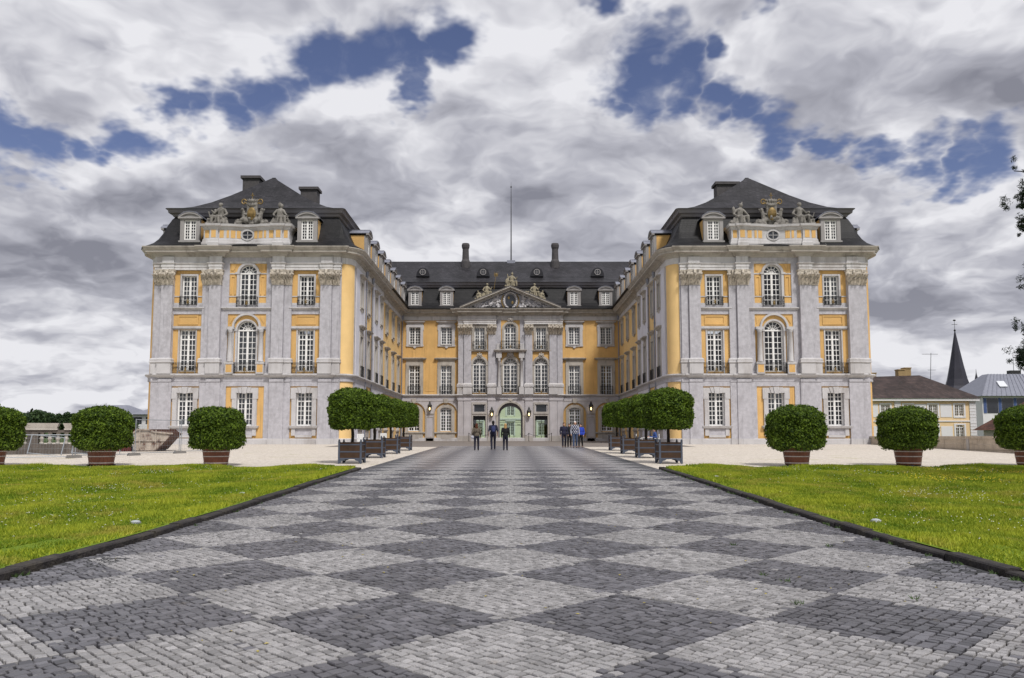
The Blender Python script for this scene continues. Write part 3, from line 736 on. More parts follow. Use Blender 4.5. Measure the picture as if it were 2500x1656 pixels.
def capital_mesh(w_, d, h):
    key = ('cap', round(w_, 2), round(d, 2), round(h, 2))
    if key in _cache: return _cache[key]
    b = MB(); a = w_ / 2
    b.hexa([(-a, -d, 0), (a, -d, 0), (a, .02, 0), (-a, .02, 0)], [(-a * 1.12, -d * 1.15, h * .84), (a * 1.12, -d * 1.15, h * .84), (a * 1.12, .02, h * .84), (-a * 1.12, .02, h * .84)])
    b.box(-a * 1.05, a * 1.05, -d - .05, .02, -.07, 0)
    b.hexa([(-a * 1.28, -d - .1, h * .86), (0, -d - .04, h * .86), (a * 1.28, -d - .1, h * .86), (a * 1.28, .02, h * .86), (-a * 1.28, .02, h * .86)],
           [(-a * 1.34, -d - .14, h), (0, -d - .07, h), (a * 1.34, -d - .14, h), (a * 1.34, .02, h), (-a * 1.34, .02, h)])
    def leaf(x, z, lw, lh, out):
        p = [(-.5, 0, .02), (-.62, .45, .07), (-.45, .8, .13), (-.25, .98, .2), (-.2, .9, .26)]
        L = [(x + q[0] * lw, -d - .01 - q[2] * out * 3.2, z + q[1] * lh) for q in p]; Rr = [(x - q[0] * lw, -d - .01 - q[2] * out * 3.2, z + q[1] * lh) for q in p]
        Mi = [(x, -d - .06 - q[2] * out * 3.8, z + q[1] * lh) for q in p]; n = len(p)
        b.add(L + Mi + Rr, [(i, i + 1, n + i + 1, n + i) for i in range(n - 1)] + [(n + i, n + i + 1, 2 * n + i + 1, 2 * n + i) for i in range(n - 1)])
    for x in (-.72, 0, .72): leaf(x * a, 0, a * .66, h * .36, .55)
    for x in (-.95, -.36, .36, .95): leaf(x * a, h * .26, a * .6, h * .36, .75)
    for s in (-1, 1):
        for (r, y) in ((.2, 0), (.12, -.03), (.06, -.06)):
            b.cyl((s * a * 1.02, -d - .09 + y, h * .72), (s * a * 1.02, -d + .12, h * .72), w_ * r, w_ * r, 12)
        b.bar((s * a * .25, -d - .04, h * .60), (s * a * .95, -d - .06, h * .86), .07, .09)
    b.ell((0, -d - .12, h * .80), (w_ * .12, .08, h * .13)); b.ell((0, -d - .1, h * .93), (w_ * .1, .08, h * .07))
    _cache[key] = b.mesh('capital', 'capstone'); return _cache[key]

def pilaster(F, u, w_, o1, z0=Z_S1, zped=7.39, zb=7.81, zc_=13.87, zt=Z_AR, o0=.08):
    b = MB(); a = w_ / 2
    F.box(b, u - a - .10, u + a + .10, z0, zped, o0, o1 + .10, 1)
    F.brk(b, u - a - .10, u + a + .10, o1 + .10, [(0, zped), (.07, zped + .03), (.07, zped + .12), (.03, zped + .16), (.05, zped + .22), (.05, zped + .3), (.0, zped + .36), (-.12, zb)], 1)
    F.box(b, u - a, u + a, zped + .3, zc_, o0, o1, 0)
    o = b.build('pilaster', ['lav', 'lavpale'], palace)
    ob('capital', capital_mesh(w_, o1 - o0, zt - zc_), o, F.pt(u, zc_, o0), F.r)
    return o

# surrounds -----------------------------------------------------
def surround_gf(F, u, zs, zt, half, fw=.36, m='lavpale'):
    b = MB(); t = .14
    for s in (-1, 1):
        F.box(b, *sorted((u + s * half, u + s * (half + fw))), zs, zt - .1, 0, t); F.box(b, *sorted((u + s * (half + .05), u + s * (half + fw + .08))), zt - .55, zt - .06, 0, t + .03)
    F.box(b, u - half - fw - .08, u + half + fw + .08, zt - .061, zt + .36, 0, t)
    b.hexa([F.pt(u - .16, zt - .12, t + .1), F.pt(u + .16, zt - .12, t + .1), F.pt(u + .16, zt - .12, .02), F.pt(u - .16, zt - .12, .02)],
           [F.pt(u - .24, zt + .42, t + .1), F.pt(u + .24, zt + .42, t + .1), F.pt(u + .24, zt + .42, .02), F.pt(u - .24, zt + .42, .02)])
    for s in (-1, 1):
        b.hexa([F.pt(u + s * .19, zt - .08, t + .05), F.pt(u + s * .4, zt - .08, t + .05), F.pt(u + s * .4, zt - .08, .02), F.pt(u + s * .19, zt - .08, .02)],
               [F.pt(u + s * .27, zt + .39, t + .05), F.pt(u + s * .55, zt + .39, t + .05), F.pt(u + s * .55, zt + .39, .02), F.pt(u + s * .27, zt + .39, .02)])
    F.brk(b, u - half - fw - .1, u + half + fw + .1, t + .06, [(0, zs - .22), (.04, zs - .18), (.07, zs - .1), (.1, zs - .06), (.1, zs), (-.2, zs + .01)])
    # apron
    for s in (-1, 1): F.box(b, *sorted((u + s * (half + .02), u + s * (half + fw - .02))), zs - .8, zs - .221, 0, .13)
    F.box(b, u - half - .02, u + half + .02, zs - .75, zs - .221, 0, .06, 1)
    F.box(b, u - half - .02, u + half + .02, zs - .95, zs - .751, 0, .12)
    return b.build('window_surround', [m, 'lav'], palace)

def surround_hood(F, u, z0, z1, half, fw=.34, hood=.45, m='stone', drop=False, hz=None, fl=0.):
    b = MB(); t = .13
    for s in (-1, 1): F.box(b, *sorted((u + s * half, u + s * (half + fw))), z0 - (.25 if drop else 0), z1, 0, t)
    F.box(b, u - half - fw, u + half + fw, z1, z1 + .34, 0, t + .002)
    if drop:
        F.box(b, u - half, u + half, z0 - .25, z0 - .06, 0, t - .01)
        for s in (-1, 1):
            F.box(b, *sorted((u + s * (half + fw - .02), u + s * (half + fw + .07))), z1 - .35, z1 + .25, 0, t - .02); F.box(b, *sorted((u + s * (half + fw - .02), u + s * (half + fw + .05))), z0 - .25, z0 - .02, 0, t - .02)
        p = F.pt(u, z0 - .3, .05); q = F.pt(u, z0 - .3, .13); b.cyl(p, q, .2, .17, 12); b.bar(F.pt(u - .45, z0 - .25, .07), F.pt(u + .45, z0 - .25, .07), .1, .1)
        F.box(b, u - half - .02, u + half + .02, z0 - .06, z0, 0, t + .05, 1)
    hb = (z1 + .34 if hz is None else hz)
    if hz: F.box(b, u - half - fw + .06, u + half + fw - .06, z1 + .33, hz + .01, 0, .08)
    F.brk(b, u - half - fw - fl, u + half + fw + fl, t, [(0, hb), (.06, hb + .05), (.1, hb + .12), (.22, hb + .16), (.25, hb + .25), (-.1, hb + .33)])
    return b.build('window_surround', [m, 'greystone'], palace)

def surround_arch(F, u, z0, zs, half, rise, fw=.22, m='lavpale', t=.1, imp=True, o0=0.):
    b = MB()
    for s in (-1, 1):
        F.box(b, *sorted((u + s * half, u + s * (half + fw))), z0, zs, o0, t)
        if imp: F.box(b, *sorted((u + s * (half - .01), u + s * (half + fw + .12))), zs - .08, zs + .08, o0, t + .05)
    ai = arcpts(half, rise, 16); ao = arcpts(half + fw, rise + fw, 16)
    for k in range(16):
        q = [ai[k], ai[k + 1], ao[k + 1], ao[k]]
        b.hexa([F.pt(u + x, zs + z, t) for x, z in q], [F.pt(u + x, zs + z, o0) for x, z in q])
    return b.build('window_surround', [m], palace)

def cartouche(F, u, z, s=1., m='stone', off=.15):
    b = MB()
    b.ell(F.pt(u, z, off), (.2 * s, .12 * s, .24 * s)); b.ell(F.pt(u, z + .3 * s, off), (.12 * s, .1 * s, .1 * s))
    for k in (-1, 1):
        b.ell(F.pt(u + k * .26 * s, z + .08 * s, off - .03), (.13 * s, .09 * s, .2 * s)); b.ell(F.pt(u + k * .36 * s, z - .12 * s, off - .04), (.1 * s, .08 * s, .1 * s)); b.ell(F.pt(u + k * .2 * s, z - .24 * s, off - .03), (.1 * s, .08 * s, .1 * s))
    return b.build('cartouche', m, palace, smooth=True)

# dormer ---------------------------------------------------------
def dormer_meshes(w_=1.62, h=1.85):
    key = ('dorm', w_, h)
    if key in _cache: return _cache[key]
    a = w_ / 2; b = MB(); ww, wh = .5, h - .12
    for s in (-1, 1): b.box(*sorted((s * ww, s * a)), 0, .28, 0, h)          # jambs
    b.box(-ww, ww, 0, .28, 0, .08); b.box(-a - .08, a + .08, -.1, .2, -.14, 0); b.box(-a + .02, a - .02, -.04, .2, -.32, -.141)
    b.box(-ww, ww, 0, .28, wh, h)
    for s in (-1, 1): b.box(*sorted((s * (a - .06), s * (a - .01))), .281, 2.6, -.3, h, 1)
    b.box(-a - .16, a + .16, -.14, .1, h, h + .13)
    n = 14; ar = arcpts(a + .16, .42, n); ai = arcpts(a - .02, .28, n)
    for k in range(n):
        q = [ai[k], ai[k + 1], ar[k + 1], ar[k]]
        b.hexa([(x, -.14, h + .131 + z) for x, z in q], [(x, .06, h + .131 + z) for x, z in q])
    b.add([(x, -.02, h + .13 + z) for x, z in ai], [tuple(range(n + 1))])
    for k in range(n):
        q = [(ar[k][0], ar[k][1] + .005), (ar[k + 1][0], ar[k + 1][1] + .005), (ar[k + 1][0], ar[k + 1][1] + .05), (ar[k][0], ar[k][1] + .05)]
        b.hexa([(x, -.18, h + .131 + z) for x, z in q], [(x, 3.2, h + .131 + z) for x, z in q], 2)
    for x in (-.5, 0, .5): z = .42 * math.sqrt(max(0, 1 - (x / (a + .2)) ** 2)); b.bar((x, -.18, h + .18 + z), (x, 2.6, h + .18 + z), .03, .05, 2)
    me = b.mesh('dormer', ['dstone', 'yel', 'zinc']); _cache[key] = (me, ww, wh); return _cache[key]
M['dstone'] = mat('grey_dormer_stone', (.33, .315, .31), .8, .1, 2, 18, .1, dirt=(.24, .22, .21), damt=.4, dscale=1.2)
def dormer(F, u, z, off):
    me, ww, wh = dormer_meshes()
    o = ob('dormer', me, palace, F.pt(u, z, off), F.r)
    wn = ob('window', window_mesh(ww * 2, wh - .08, 6), o, (0, .1, .08)); ob('pane', pane_mesh(ww * 2, wh - .08), o, (0, .1, .08))
    return o

# footprint paths -------------------------------------------------
def arc_corner(cx, cy, r, a0, a1, n=8): return [(cx + r * math.cos(R(a0 + (a1 - a0) * i / n)), cy + r * math.sin(R(a0 + (a1 - a0) * i / n))) for i in range(n + 1)]
CR = 1.05
pathL = [(-XO, BK)] + arc_corner(-XO + CR, PY + CR, CR, 180, 270) + arc_corner(-XI - CR, PY + CR, CR, -90, 0) + [(-XI, YSTEP), (-XW, YSTEP), (-XW, MY), (-RH, MY), (-RH, RY)]
path = pathL + [(-x, y) for x, y in pathL[::-1]]
FL = Fr(-PC, PY, 0); FRt = Fr(PC, PY, 0); FM = Fr(0, MY, 0); FRM = Fr(0, RY, 0)
FLW = Fr(-XI, 0, R(90)); FLY = Fr(-XW, 0, R(90)); FRW = Fr(XI, 0, R(-90)); FRY = Fr(XW, 0, R(-90))

# sweeps all round -------------------------------------------------
b = MB(); b.sweep(path, [(.0, .2), (.14, .2), (.14, Z_PL - .06), (.08, Z_PL), (0, Z_PL)]); b.build('plinth', 'lavpale', palace)
b = MB(); b.sweep(path, [(.02, Z_SB), (.10, Z_SB + .02), (.10, Z_SC - .1), (.12, Z_SC - .03), (.2, Z_SC + .04), (.3, Z_SC + .09), (.33, Z_S1 - .07), (.30, Z_S1), (-.05, Z_S1 + .05)], mis=[0, 0, 0, 1, 1, 1, 1, 1]); b.build('string_course', ['lav', 'lavpale'], palace)
PROF_C = [(.06, Z_CO - .02), (.14, Z_CO + .0), (.18, Z_CO + .12), (.24, Z_CO + .14), (.30, Z_CO + .26), (.34, Z_CO + .28), (.70, Z_CO + .29), (.70, Z_CO + .46), (.76, Z_CO + .48), (.86, Z_CO + .6), (.92, Z_CO + .68), (.92, Z_TOP - .02), (.5, Z_TOP)]
b = MB(); b.sweep(path, [(.0, Z_FR - .02), (.06, Z_FR), (.06, Z_CO - .02)]); b.build('frieze', 'trim', palace)
b = MB(); b.sweep(path, PROF_C); b.build('cornice', 'stone', palace)

# roof -------------------------------------------------------------
def ring(d, zfun=None):
    """mitred inset of the simplified U-shaped footprint"""
    r = max(.05, CR - d); df = d if d <= 1.6 else 1.6 + (d - 1.6) * (5.6 - 1.6) / (8.2 - 1.6)
    xi = 13.2
    out = [(-XO + d, BK - d)]
    out += arc_corner(-XO + d + r, PY + df + r, r, 180, 270, 5) + arc_corner(-xi - d - r, PY + df + r, r, -90, 0, 5)
    out += [(-xi - d, MY + d - .2)]
    return out + [(-x, y) for x, y in out[::-1]]
def roof_part(name, prof, m):
    b = MB(); rs = [[(x, y, z) for x, y in ring(d)] for d, z in prof]; n = len(rs[0])
    for a_, c_ in zip(rs[:-1], rs[1:]):
        b.add(a_ + c_, [(i, (i + 1) % n, n + (i + 1) % n, n + i) for i in range(n)])
    return b.build(name, m, palace)
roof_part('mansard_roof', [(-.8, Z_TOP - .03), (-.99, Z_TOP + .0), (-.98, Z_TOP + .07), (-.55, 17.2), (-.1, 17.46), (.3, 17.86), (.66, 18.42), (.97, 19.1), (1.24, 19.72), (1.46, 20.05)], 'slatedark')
roof_part('upper_eave', [(1.44, 19.93), (1.28, 20.0), (1.22, 20.16), (.98, 20.24), (.92, 20.46), (.78, 20.56)], 'dgrey')
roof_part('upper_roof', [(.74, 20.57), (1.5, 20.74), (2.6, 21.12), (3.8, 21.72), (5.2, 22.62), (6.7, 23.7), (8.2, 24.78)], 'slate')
# ridge caps
b = MB(); b.bar((-21.5, 103.3, 24.8), (21.5, 103.3, 24.8), .3, .12)
for s in (-1, 1): b.bar((s * 21.5, 69, 24.8), (s * 21.5, 103, 24.8), .3, .12)
b.build('ridge_cap', 'darkzinc', palace)

# chimneys ---------------------------------------------------------
def chimney(x, y, z0, z1, wx, wy, pot=False):
    b = MB(); b.box(x - wx / 2, x + wx / 2, y - wy / 2, y + wy / 2, z0, z1 - .25); b.box(x - wx / 2 - .16, x + wx / 2 + .16, y - wy / 2 - .16, y + wy / 2 + .16, z1 - .25, z1)
    if pot:
        for k in (-.25, .25): b.cyl((x + k * wx, y, z1), (x + k * wx, y, z1 + .16), .12, .1, 8)
    return b.build('chimney', 'chim', palace)
chimney(-23.9, 70.5, 22.5, 25.35, 1.5, 1.1); chimney(-19.2, 73.0, 22.0, 25.1, 1.55, 1.2); chimney(19.6, 69.2, 22.3, 24.35, 1.9, 1.1, True)
for s in (-1, 1):
    b = MB(); x = s * 5.95; b.lathe([(.62, 23.6), (.62, 24.5), (.46, 24.85), (.41, 26.2), (.5, 26.45), (.54, 26.75), (.47, 27.0), (.3, 27.02)], (x, 101.9, 0), 14); b.build('chimney', 'chim', palace)
b = MB(); b.lathe([(.09, 24.6), (.075, 28), (.05, 33), (.03, 35.2)], (.1, 103.3, 0), 8); b.ell((.1, 103.3, 35.2), .11); b.cyl((.1, 103.3, 35.2), (.1, 103.3, 35.9), .02, .01, 6); b.box(-.45, .65, 102.7, 103.9, 24.2, 24.95, 1)
tag(b.build('flagpole', ['iron', 'zinc']), 'tall bare flagpole standing on the ridge of the central roof', 'flagpole')

# small round roof windows on the main upper roof
def oeil(x, z, y):
    b = MB(); n = 12
    out = [(-.85, -.45), (.85, -.45), (.8, -.05)] + [(x_ * .95, -.05 + z_) for x_, z_ in arcpts(.8, .72, n)][::-1][1:-1] + [(-.8, -.05)]
    b.hexa([(px, 0, pz) for px, pz in out], [(px * .9, 2.2, pz * .9) for px, pz in out])
    o = b.build('roof_light', 'darkzinc', palace, (x, y, z))
    r = MB()
    for k in range(16):
        a0, a1 = 2 * math.pi * k / 16, 2 * math.pi * (k + 1) / 16
        r.bar((.36 * math.cos(a0), -.03, .1 + .36 * math.sin(a0)), (.36 * math.cos(a1), -.03, .1 + .36 * math.sin(a1)), .1, .08)
    r.bar((-.34, -.03, .1), (.34, -.03, .1), .05, .05); r.bar((0, -.03, -.24), (0, -.03, .44), .05, .05); r.build('window', 'dstone', o)
    g_ = MB(); g_.cyl((0, -.015, .1), (0, -.01, .1), .36, .36, 16); g_.build('pane', 'darkglass', o)
for x in (-11.25, -3.5, 3.4, 11.2): oeil(x, 22.35, 98.55)

# oval windows in the mansard half hidden by the pediment
for s in (-1, 1):
    b = MB(); pts = [(-1.0, 0), (1.0, 0), (.8, 1.2)] + [(x, 1.7 + z) for x, z in arcpts(.75, .55, 10)][::-1] + [(-.8, 1.2)]
    b.hexa([(x, 0, z) for x, z in pts], [(x, 2, z) for x, z in pts])
    o = b.build('oval_dormer', ['dstone'], palace, (s * 3.6, MY + .75, 17.3))
    r = MB(); r.cyl((0, -.03, 1.45), (0, -.02, 1.45), .42, .42, 18); r.build('pane', 'darkglass', o)
    q = MB(); q.bar((-.42, -.05, 1.45), (.42, -.05, 1.45), .05, .05); q.bar((0, -.05, 1.03), (0, -.05, 1.87), .05, .05)
    for k in range(18): a0, a1 = k * math.pi / 9, (k + 1) * math.pi / 9; q.bar((.44 * math.cos(a0), -.05, 1.45 + .44 * math.sin(a0)), (.44 * math.cos(a1), -.05, 1.45 + .44 * math.sin(a1)), .08, .08)
    q.build('window', 'dstone', o)
    c = MB(); ar = arcpts(1.05, .75, 12)
    for k in range(12): c.bar((ar[k][0], -.1, 1.55 + ar[k][1]), (ar[k + 1][0], -.1, 1.55 + ar[k + 1][1]), .6, .1)
    c.build('hood', 'darkzinc', o)

# ---------------------------------------------------------------- pavilion fronts
B3 = 4.84
def pavilion(F, s):
    bays = (-B3, 0, B3)
    gf = [(u, 1.3, 2.29, 5.02, 0) for u in bays]
    ff = [(u, 1.3, 6.70, 10.12, 0) for u in (-B3, B3)] + [(0, 1.56, 6.69, 10.1, .78)]
    sf = [(u, 1.22, 12.16, 14.62, 0) for u in (-B3, B3)] + [(0, 1.44, 12.13, 14.83, .72)]
    ul, ur = (-8.25 + CR, 8.55 - CR) if s < 0 else (-8.55 + CR, 8.25 - CR)
    b = MB(); wall(b, F, ul, ur, .2, Z_FR, gf + ff + sf, 0, .32, 0, 1); b.build('wall', ['yel', 'lavpale'], palace)
    # lavender outer skin with the ochre fields left open
    open_ = [(u, 2.5 if u else 3.1, Z_PL, 5.5, 0) for u in bays] + [(u, 2.39, Z_S1, 11.42, 0) for u in (-B3, B3)] + [(0, 3.15, Z_S1, 11.43, 0)] \
        + [(u, 2.39, 12.2, 15.07, 0) for u in (-B3, B3)] + [(0, 3.06, 12.2, 15.82, 0)]
    b = MB(); wall(b, F, -7.66, 7.66, .2, 16.2, open_, .08, .08, 0); b.build('facade_skin', ['lav'], palace)
    for sx in (-1, 1): b = MB(); F.box(b, *sorted((sx * 7.66, sx * 7.70)), .2, 16.2, 0, .08); b.build('facade_skin', ['lav'], palace)
    # ground floor lesenes + their caps
    for sx in (-1, 1):
        for u0, u1, o in ((2.0, 3.15, .2), (5.95, 7.05, .2), (7.051, 7.64, .12), (3.151, 3.7, .12)):
            q = MB(); F.box(q, *sorted((sx * u0, sx * u1)), .2, Z_SB + .01, .07, o); F.box(q, *sorted((sx * (u0 - .04), sx * (u1 + .04))), .2, Z_PL, .07, o + .09, 1)
            F.box(q, *sorted((sx * u0, sx * u1)), Z_SB - .02, Z_SB + .2, .07, o + .05); q.build('lesene', ['lav', 'lavpale'], palace)
        pilaster(F, sx * 6.51, .92, .42); pilaster(F, sx * 2.575, .95, .42)
        pilaster(F, sx * 7.29, .60, .22); pilaster(F, sx * 3.37, .60, .22)
    # string-course breaks, architrave, entablature breaks
    SCP = [(.02, Z_SC - .1), (.12, Z_SC - .03), (.2, Z_SC + .04), (.3, Z_SC + .09), (.33, Z_S1 - .07), (.30, Z_S1 + .002), (-.3, Z_S1 + .004)]
    for sx in (-1, 1):
        for u0, u1, e_ in ((1.98, 3.17, .14), (5.93, 7.07, .14)): q = MB(); F.brk(q, *sorted((sx * u0, sx * u1)), e_, SCP); q.build('string_course', 'lavpale', palace)
    AR = [(-.1, Z_AR), (.02, Z_AR), (.02, Z_AR + .2), (.06, Z_AR + .22), (.06, Z_AR + .44), (.14, Z_AR + .5), (.16, Z_FR - .03), (0, Z_FR), (0, Z_CO)]
    for sx in (-1, 1):
        q = MB(); F.brk(q, *sorted((sx * 3.05, sx * 7.62)), .24, AR, 0); F.brk(q, *sorted((sx * 2.08, sx * 3.08)), .45, AR, 0); F.brk(q, *sorted((sx * 6.03, sx * 6.99)), .36, AR, 0); q.build('architrave', 'trim', palace)
    for sx in (-1, 1):
        q = MB(); F.brk(q, *sorted((sx * 1.98, sx * 3.12)), .32, [(o, z + .003) for o, z in PROF_C]); F.brk(q, *sorted((sx * 3.1, sx * 7.5)), .12, [(o, z + .0015) for o, z in PROF_C]); q.build('cornice', 'stone', palace)
    # windows
    for u in bays:
        if u: win(F, u, 2.29, 1.3, 2.73, (5, 2), trans=2.0, curtain=(2 if s < 0 else 0)); 
        else: win(F, u, 2.29, 1.3, 2.73, 6, curtain=1)
        surround_gf(F, u, 2.29, 5.02, .65)
    for u in (-B3, B3):
        win(F, u, 6.70, 1.3, 3.42, (6, 2), trans=2.66, curtain=(2 if s < 0 else 0))
        win(F, u, 12.16, 1.22, 2.46, 6, curtain=(1 if (s < 0) == (u < 0) else 0))
        q = MB(); 
        F.box(q, u - 1.19, u + 1.19, 10.24, 10.42, 0, .16); F.box(q, u - 1.19, u + 1.19, 10.16, 10.241, 0, .1)
        for k in (-1, 1): F.box(q, *sorted((u + k * .66, u + k * .76)), 6.5, 10.16, 0, .05)
        F.box(q, u - .62 - .12, u - .61, 12.2, 14.75, 0, .05); F.box(q, u + .61, u + .74, 12.2, 14.75, 0, .05); F.box(q, u - .74, u + .74, 14.62, 14.76, 0, .055)
        F.brk(q, u - 1.22, u + 1.22, .12, [(-.1, 11.76), (.03, 11.78), (.05, 11.86), (.14, 11.9), (.14, 11.98), (-.15, 12.0)])
        for k in (-1, 1): F.box(q, *sorted((u + k * .76, u + k * 1.19)), 12.86, 12.94, 0, .05); F.box(q, *sorted((u + k * .76, u + k * 1.19)), 12.2, 12.36, 0, .06)
        q.build('window_surround', 'lavpale', palace)
        q = MB()
        for z0, z1, h0, h1 in ((10.5, 11.36, .75, .85),):
            for a_, c_ in (((u - .83, u + .83), (11.22, 11.32)), ((u - .83, u + .83), (10.56, 10.66))): F.box(q, *a_, *c_, 0, .05)
            for k in (-1, 1): F.box(q, *sorted((u + k * .73, u + k * .83)), 10.66, 11.22, 0, .05)
        q.build('wall_panel', 'yel', palace)
        rail(F, u, Z_S1 + .02, 2.3, .88, .12, .1); rail(F, u, 12.14, 1.36, .72, .16, .06)
    # central bay
    win(F, 0, 6.69, 1.56, 3.41, 7, .78, curtain=(1 if s < 0 else 0), off=-.25); win(F, 0, 12.13, 1.44, 2.7, 6, .72, curtain=(2 if s < 0 else 0))
    surround_arch(F, 0, 7.5, 10.32, 1.02, 1.02, .16, t=.2, imp=False); surround_arch(F, 0, 6.69, 10.1, .78, .78, .14, t=.06)
    surround_arch(F, 0, 12.13, 14.83, .72, .72, .2, t=.09)
    for k in (-1, 1):
        q = MB(); u = k * 1.26; p = F.pt(u, 0, .24)
        q.lathe([(.25, 7.46), (.25, 7.55), (.2, 7.6), (.195, 8.5), (.165, 9.9), (.2, 9.93), (.17, 9.98), (.24, 10.08), (.24, 10.16)], (p[0], p[1], 0), 14); q.build('column', 'lavpale', palace, smooth=True)
        q = MB(); F.box(q, u - .32, u + .32, 6.5, 7.4, 0, .42); F.box(q, u - .36, u + .36, 7.3, 7.461, 0, .46); F.box(q, u - .24, u + .24, 6.62, 7.24, .42, .43, 1); q.build('pedestal', ['lavpale', 'yel'], palace)
        q = MB(); F.box(q, *sorted((k * .95, k * 1.56)), 10.16, 10.36, 0, .40); q.build('impost', 'lavpale', palace)
        q = MB()   # raised ochre panels beside the upper window
        F.box(q, *sorted((k * 1.0, k * 1.1)), 13.05, 14.5, 0, .05); F.box(q, *sorted((k * 1.34, k * 1.44)), 13.05, 14.5, 0, .05); F.box(q, *sorted((k * 1.0, k * 1.44)), 14.5, 14.6, 0, .05)
        F.box(q, *sorted((k * .93, k * 1.53)), 12.86, 12.94, 0, .05, 1); F.box(q, *sorted((k * .93, k * 1.53)), 14.75, 14.85, 0, .05, 1); F.box(q, *sorted((k * .93, k * 1.53)), 12.2, 12.36, 0, .06, 1)
        pts = [(k * 1.4, 15.6), (k * .95, 15.6), (k * 1.2, 15.05), (k * 1.4, 15.05)]; q.hexa([F.pt(x, z, .05) for x, z in pts], [F.pt(x, z, 0) for x, z in pts])
        pts = [(k * 1.45, 11.2), (k * 1.05, 11.2), (k * 1.4, 10.62)]; q.hexa([F.pt(x, z, .04) for x, z in pts], [F.pt(x, z, 0) for x, z in pts])
        q.build('wall_panel', ['yel', 'lavpale'], palace)
    q = MB(); F.brk(q, -1.98, 1.98, .12, [(-.1, 11.76), (.03, 11.78), (.05, 11.86), (.14, 11.9), (.14, 11.98), (-.15, 12.0)]); q.build('ledge', 'lavpale', palace)
    rail(F, 0, Z_S1 + .02, 1.8, .88, .15, .1); rail(F, 0, 12.02, 1.7, .82, .2, .06)
    # dormers + attic
    for u in (-B3, B3): dormer(F, u, 17.5, .3)
    q = MB(); base_off = .78
    def plan(n=14):
        pts = [(-3.5, -2.2), (-3.5, .0), (-2.95, .0), (-2.95, .14), (-2.3, .14), (-2.3, 0), (-1.75, 0)]
        for i in range(1, n): t = -1.75 + 3.5 * i / n; pts.append((t, -.18 - .18 * math.cos(math.pi * t / 1.75)))
        return pts + [(-u, o) for u, o in pts[:7][::-1]]
    pl = [F.xy(u, o + base_off) for u, o in plan()]
    q.sweep(pl, [(.12, 16.9), (.14, 17.2), (.08, 17.26), (.05, 17.5), (0, 17.54), (0, 18.32), (.06, 18.36), (.1, 18.5), (.24, 18.56), (.28, 18.74), (-.1, 18.8), (-.45, 18.8)])
    q.build('attic_wall', 'lavpale', palace)
    q = MB(); top = [F.pt(-3.4, 18.78, .8), F.pt(-1.7, 18.78, .8), F.pt(0, 18.78, .35), F.pt(1.7, 18.78, .8), F.pt(3.4, 18.78, .8), F.pt(3.4, 18.78, -2.2), F.pt(-3.4, 18.78, -2.2)]; q.add(top, [tuple(range(7))]); q.build('attic_top', 'greystone', palace)
    def offat(u): return (-.18 - .18 * math.cos(math.pi * u / 1.75)) if abs(u) < 1.75 else (.14 if 2.3 < abs(u) < 2.95 else 0)
    spans = [(-3.38, -3.06), (-2.83, -2.45), (-2.2, -1.85), (-1.62, -1.42), (-1.3, -.95)] + ([(-.85, -.55)] if s < 0 else [])
    for u0, u1 in spans + [(-b_, -a_) for a_, b_ in spans]:
        q = MB(); o0, o1 = offat(u0) + base_off + .012, offat(u1) + base_off + .012
        q.add([F.pt(u0, 17.62, o0), F.pt(u1, 17.62, o1), F.pt(u1, 18.26, o1), F.pt(u0, 18.26, o0)], [(0, 1, 2, 3)]); q.build('attic_panel', 'yel', palace)
    oc = -.36 + base_off
    q = MB()
    for k in range(20):
        a0, a1 = k * math.pi / 10, (k + 1) * math.pi / 10
        p0, p1 = (.5 * math.cos(a0), .41 * math.sin(a0)), (.5 * math.cos(a1), .41 * math.sin(a1)); q.bar(F.pt(p0[0], 17.92 + p0[1], oc + .06), F.pt(p1[0], 17.92 + p1[1], oc + .06), .13, .13)
    q.bar(F.pt(-.42, 17.92, oc + .06), F.pt(.42, 17.92, oc + .06), .04, .04); q.bar(F.pt(0, 17.56, oc + .06), F.pt(0, 18.28, oc + .06), .04, .04)
    o = q.build('oval_window', 'lavpale', palace)
    q = MB(); q.add([F.pt(.45 * math.cos(k * .314), 17.92 + .37 * math.sin(k * .314), oc + .045) for k in range(20)], [tuple(range(20))]); q.build('pane', 'darkglass', o)
pavilion(FL, -1); pavilion(FRt, 1)

# rounded corners, outer and back walls ------------------------------------
for s in (-1, 1):
    for ar in (arc_corner(-XO + CR, PY + CR, CR, 180, 270), arc_corner(-XI - CR, PY + CR, CR, -90, 0)):
        b = MB(); b.sweep([(x if s < 0 else -x, y) for x, y in (ar if s < 0 else ar)], [(0, .2), (0, Z_FR + .1)]); b.build('rounded_corner', 'yellit' if ar[-1][0] > -20 else 'yel', palace, smooth=True)  # court-side corner gets the ochre with its light put into the colour
    b = MB(); b.add([(s * XO, PY + CR, .2), (s * XO, BK, .2), (s * XO, BK, Z_CO), (s * XO, PY + CR, Z_CO)], [(0, 1, 2, 3)]); b.build('wall', 'yel', palace)
    # lavender fillets beside the rounded corner
    b = MB(); F = FL if s < 0 else FRt
    b.box(*sorted((s * (XI - .03), s * (XI + .1))), PY + CR + .02, PY + CR + .45, .2, Z_FR); b.build('lesene', 'lav', palace)

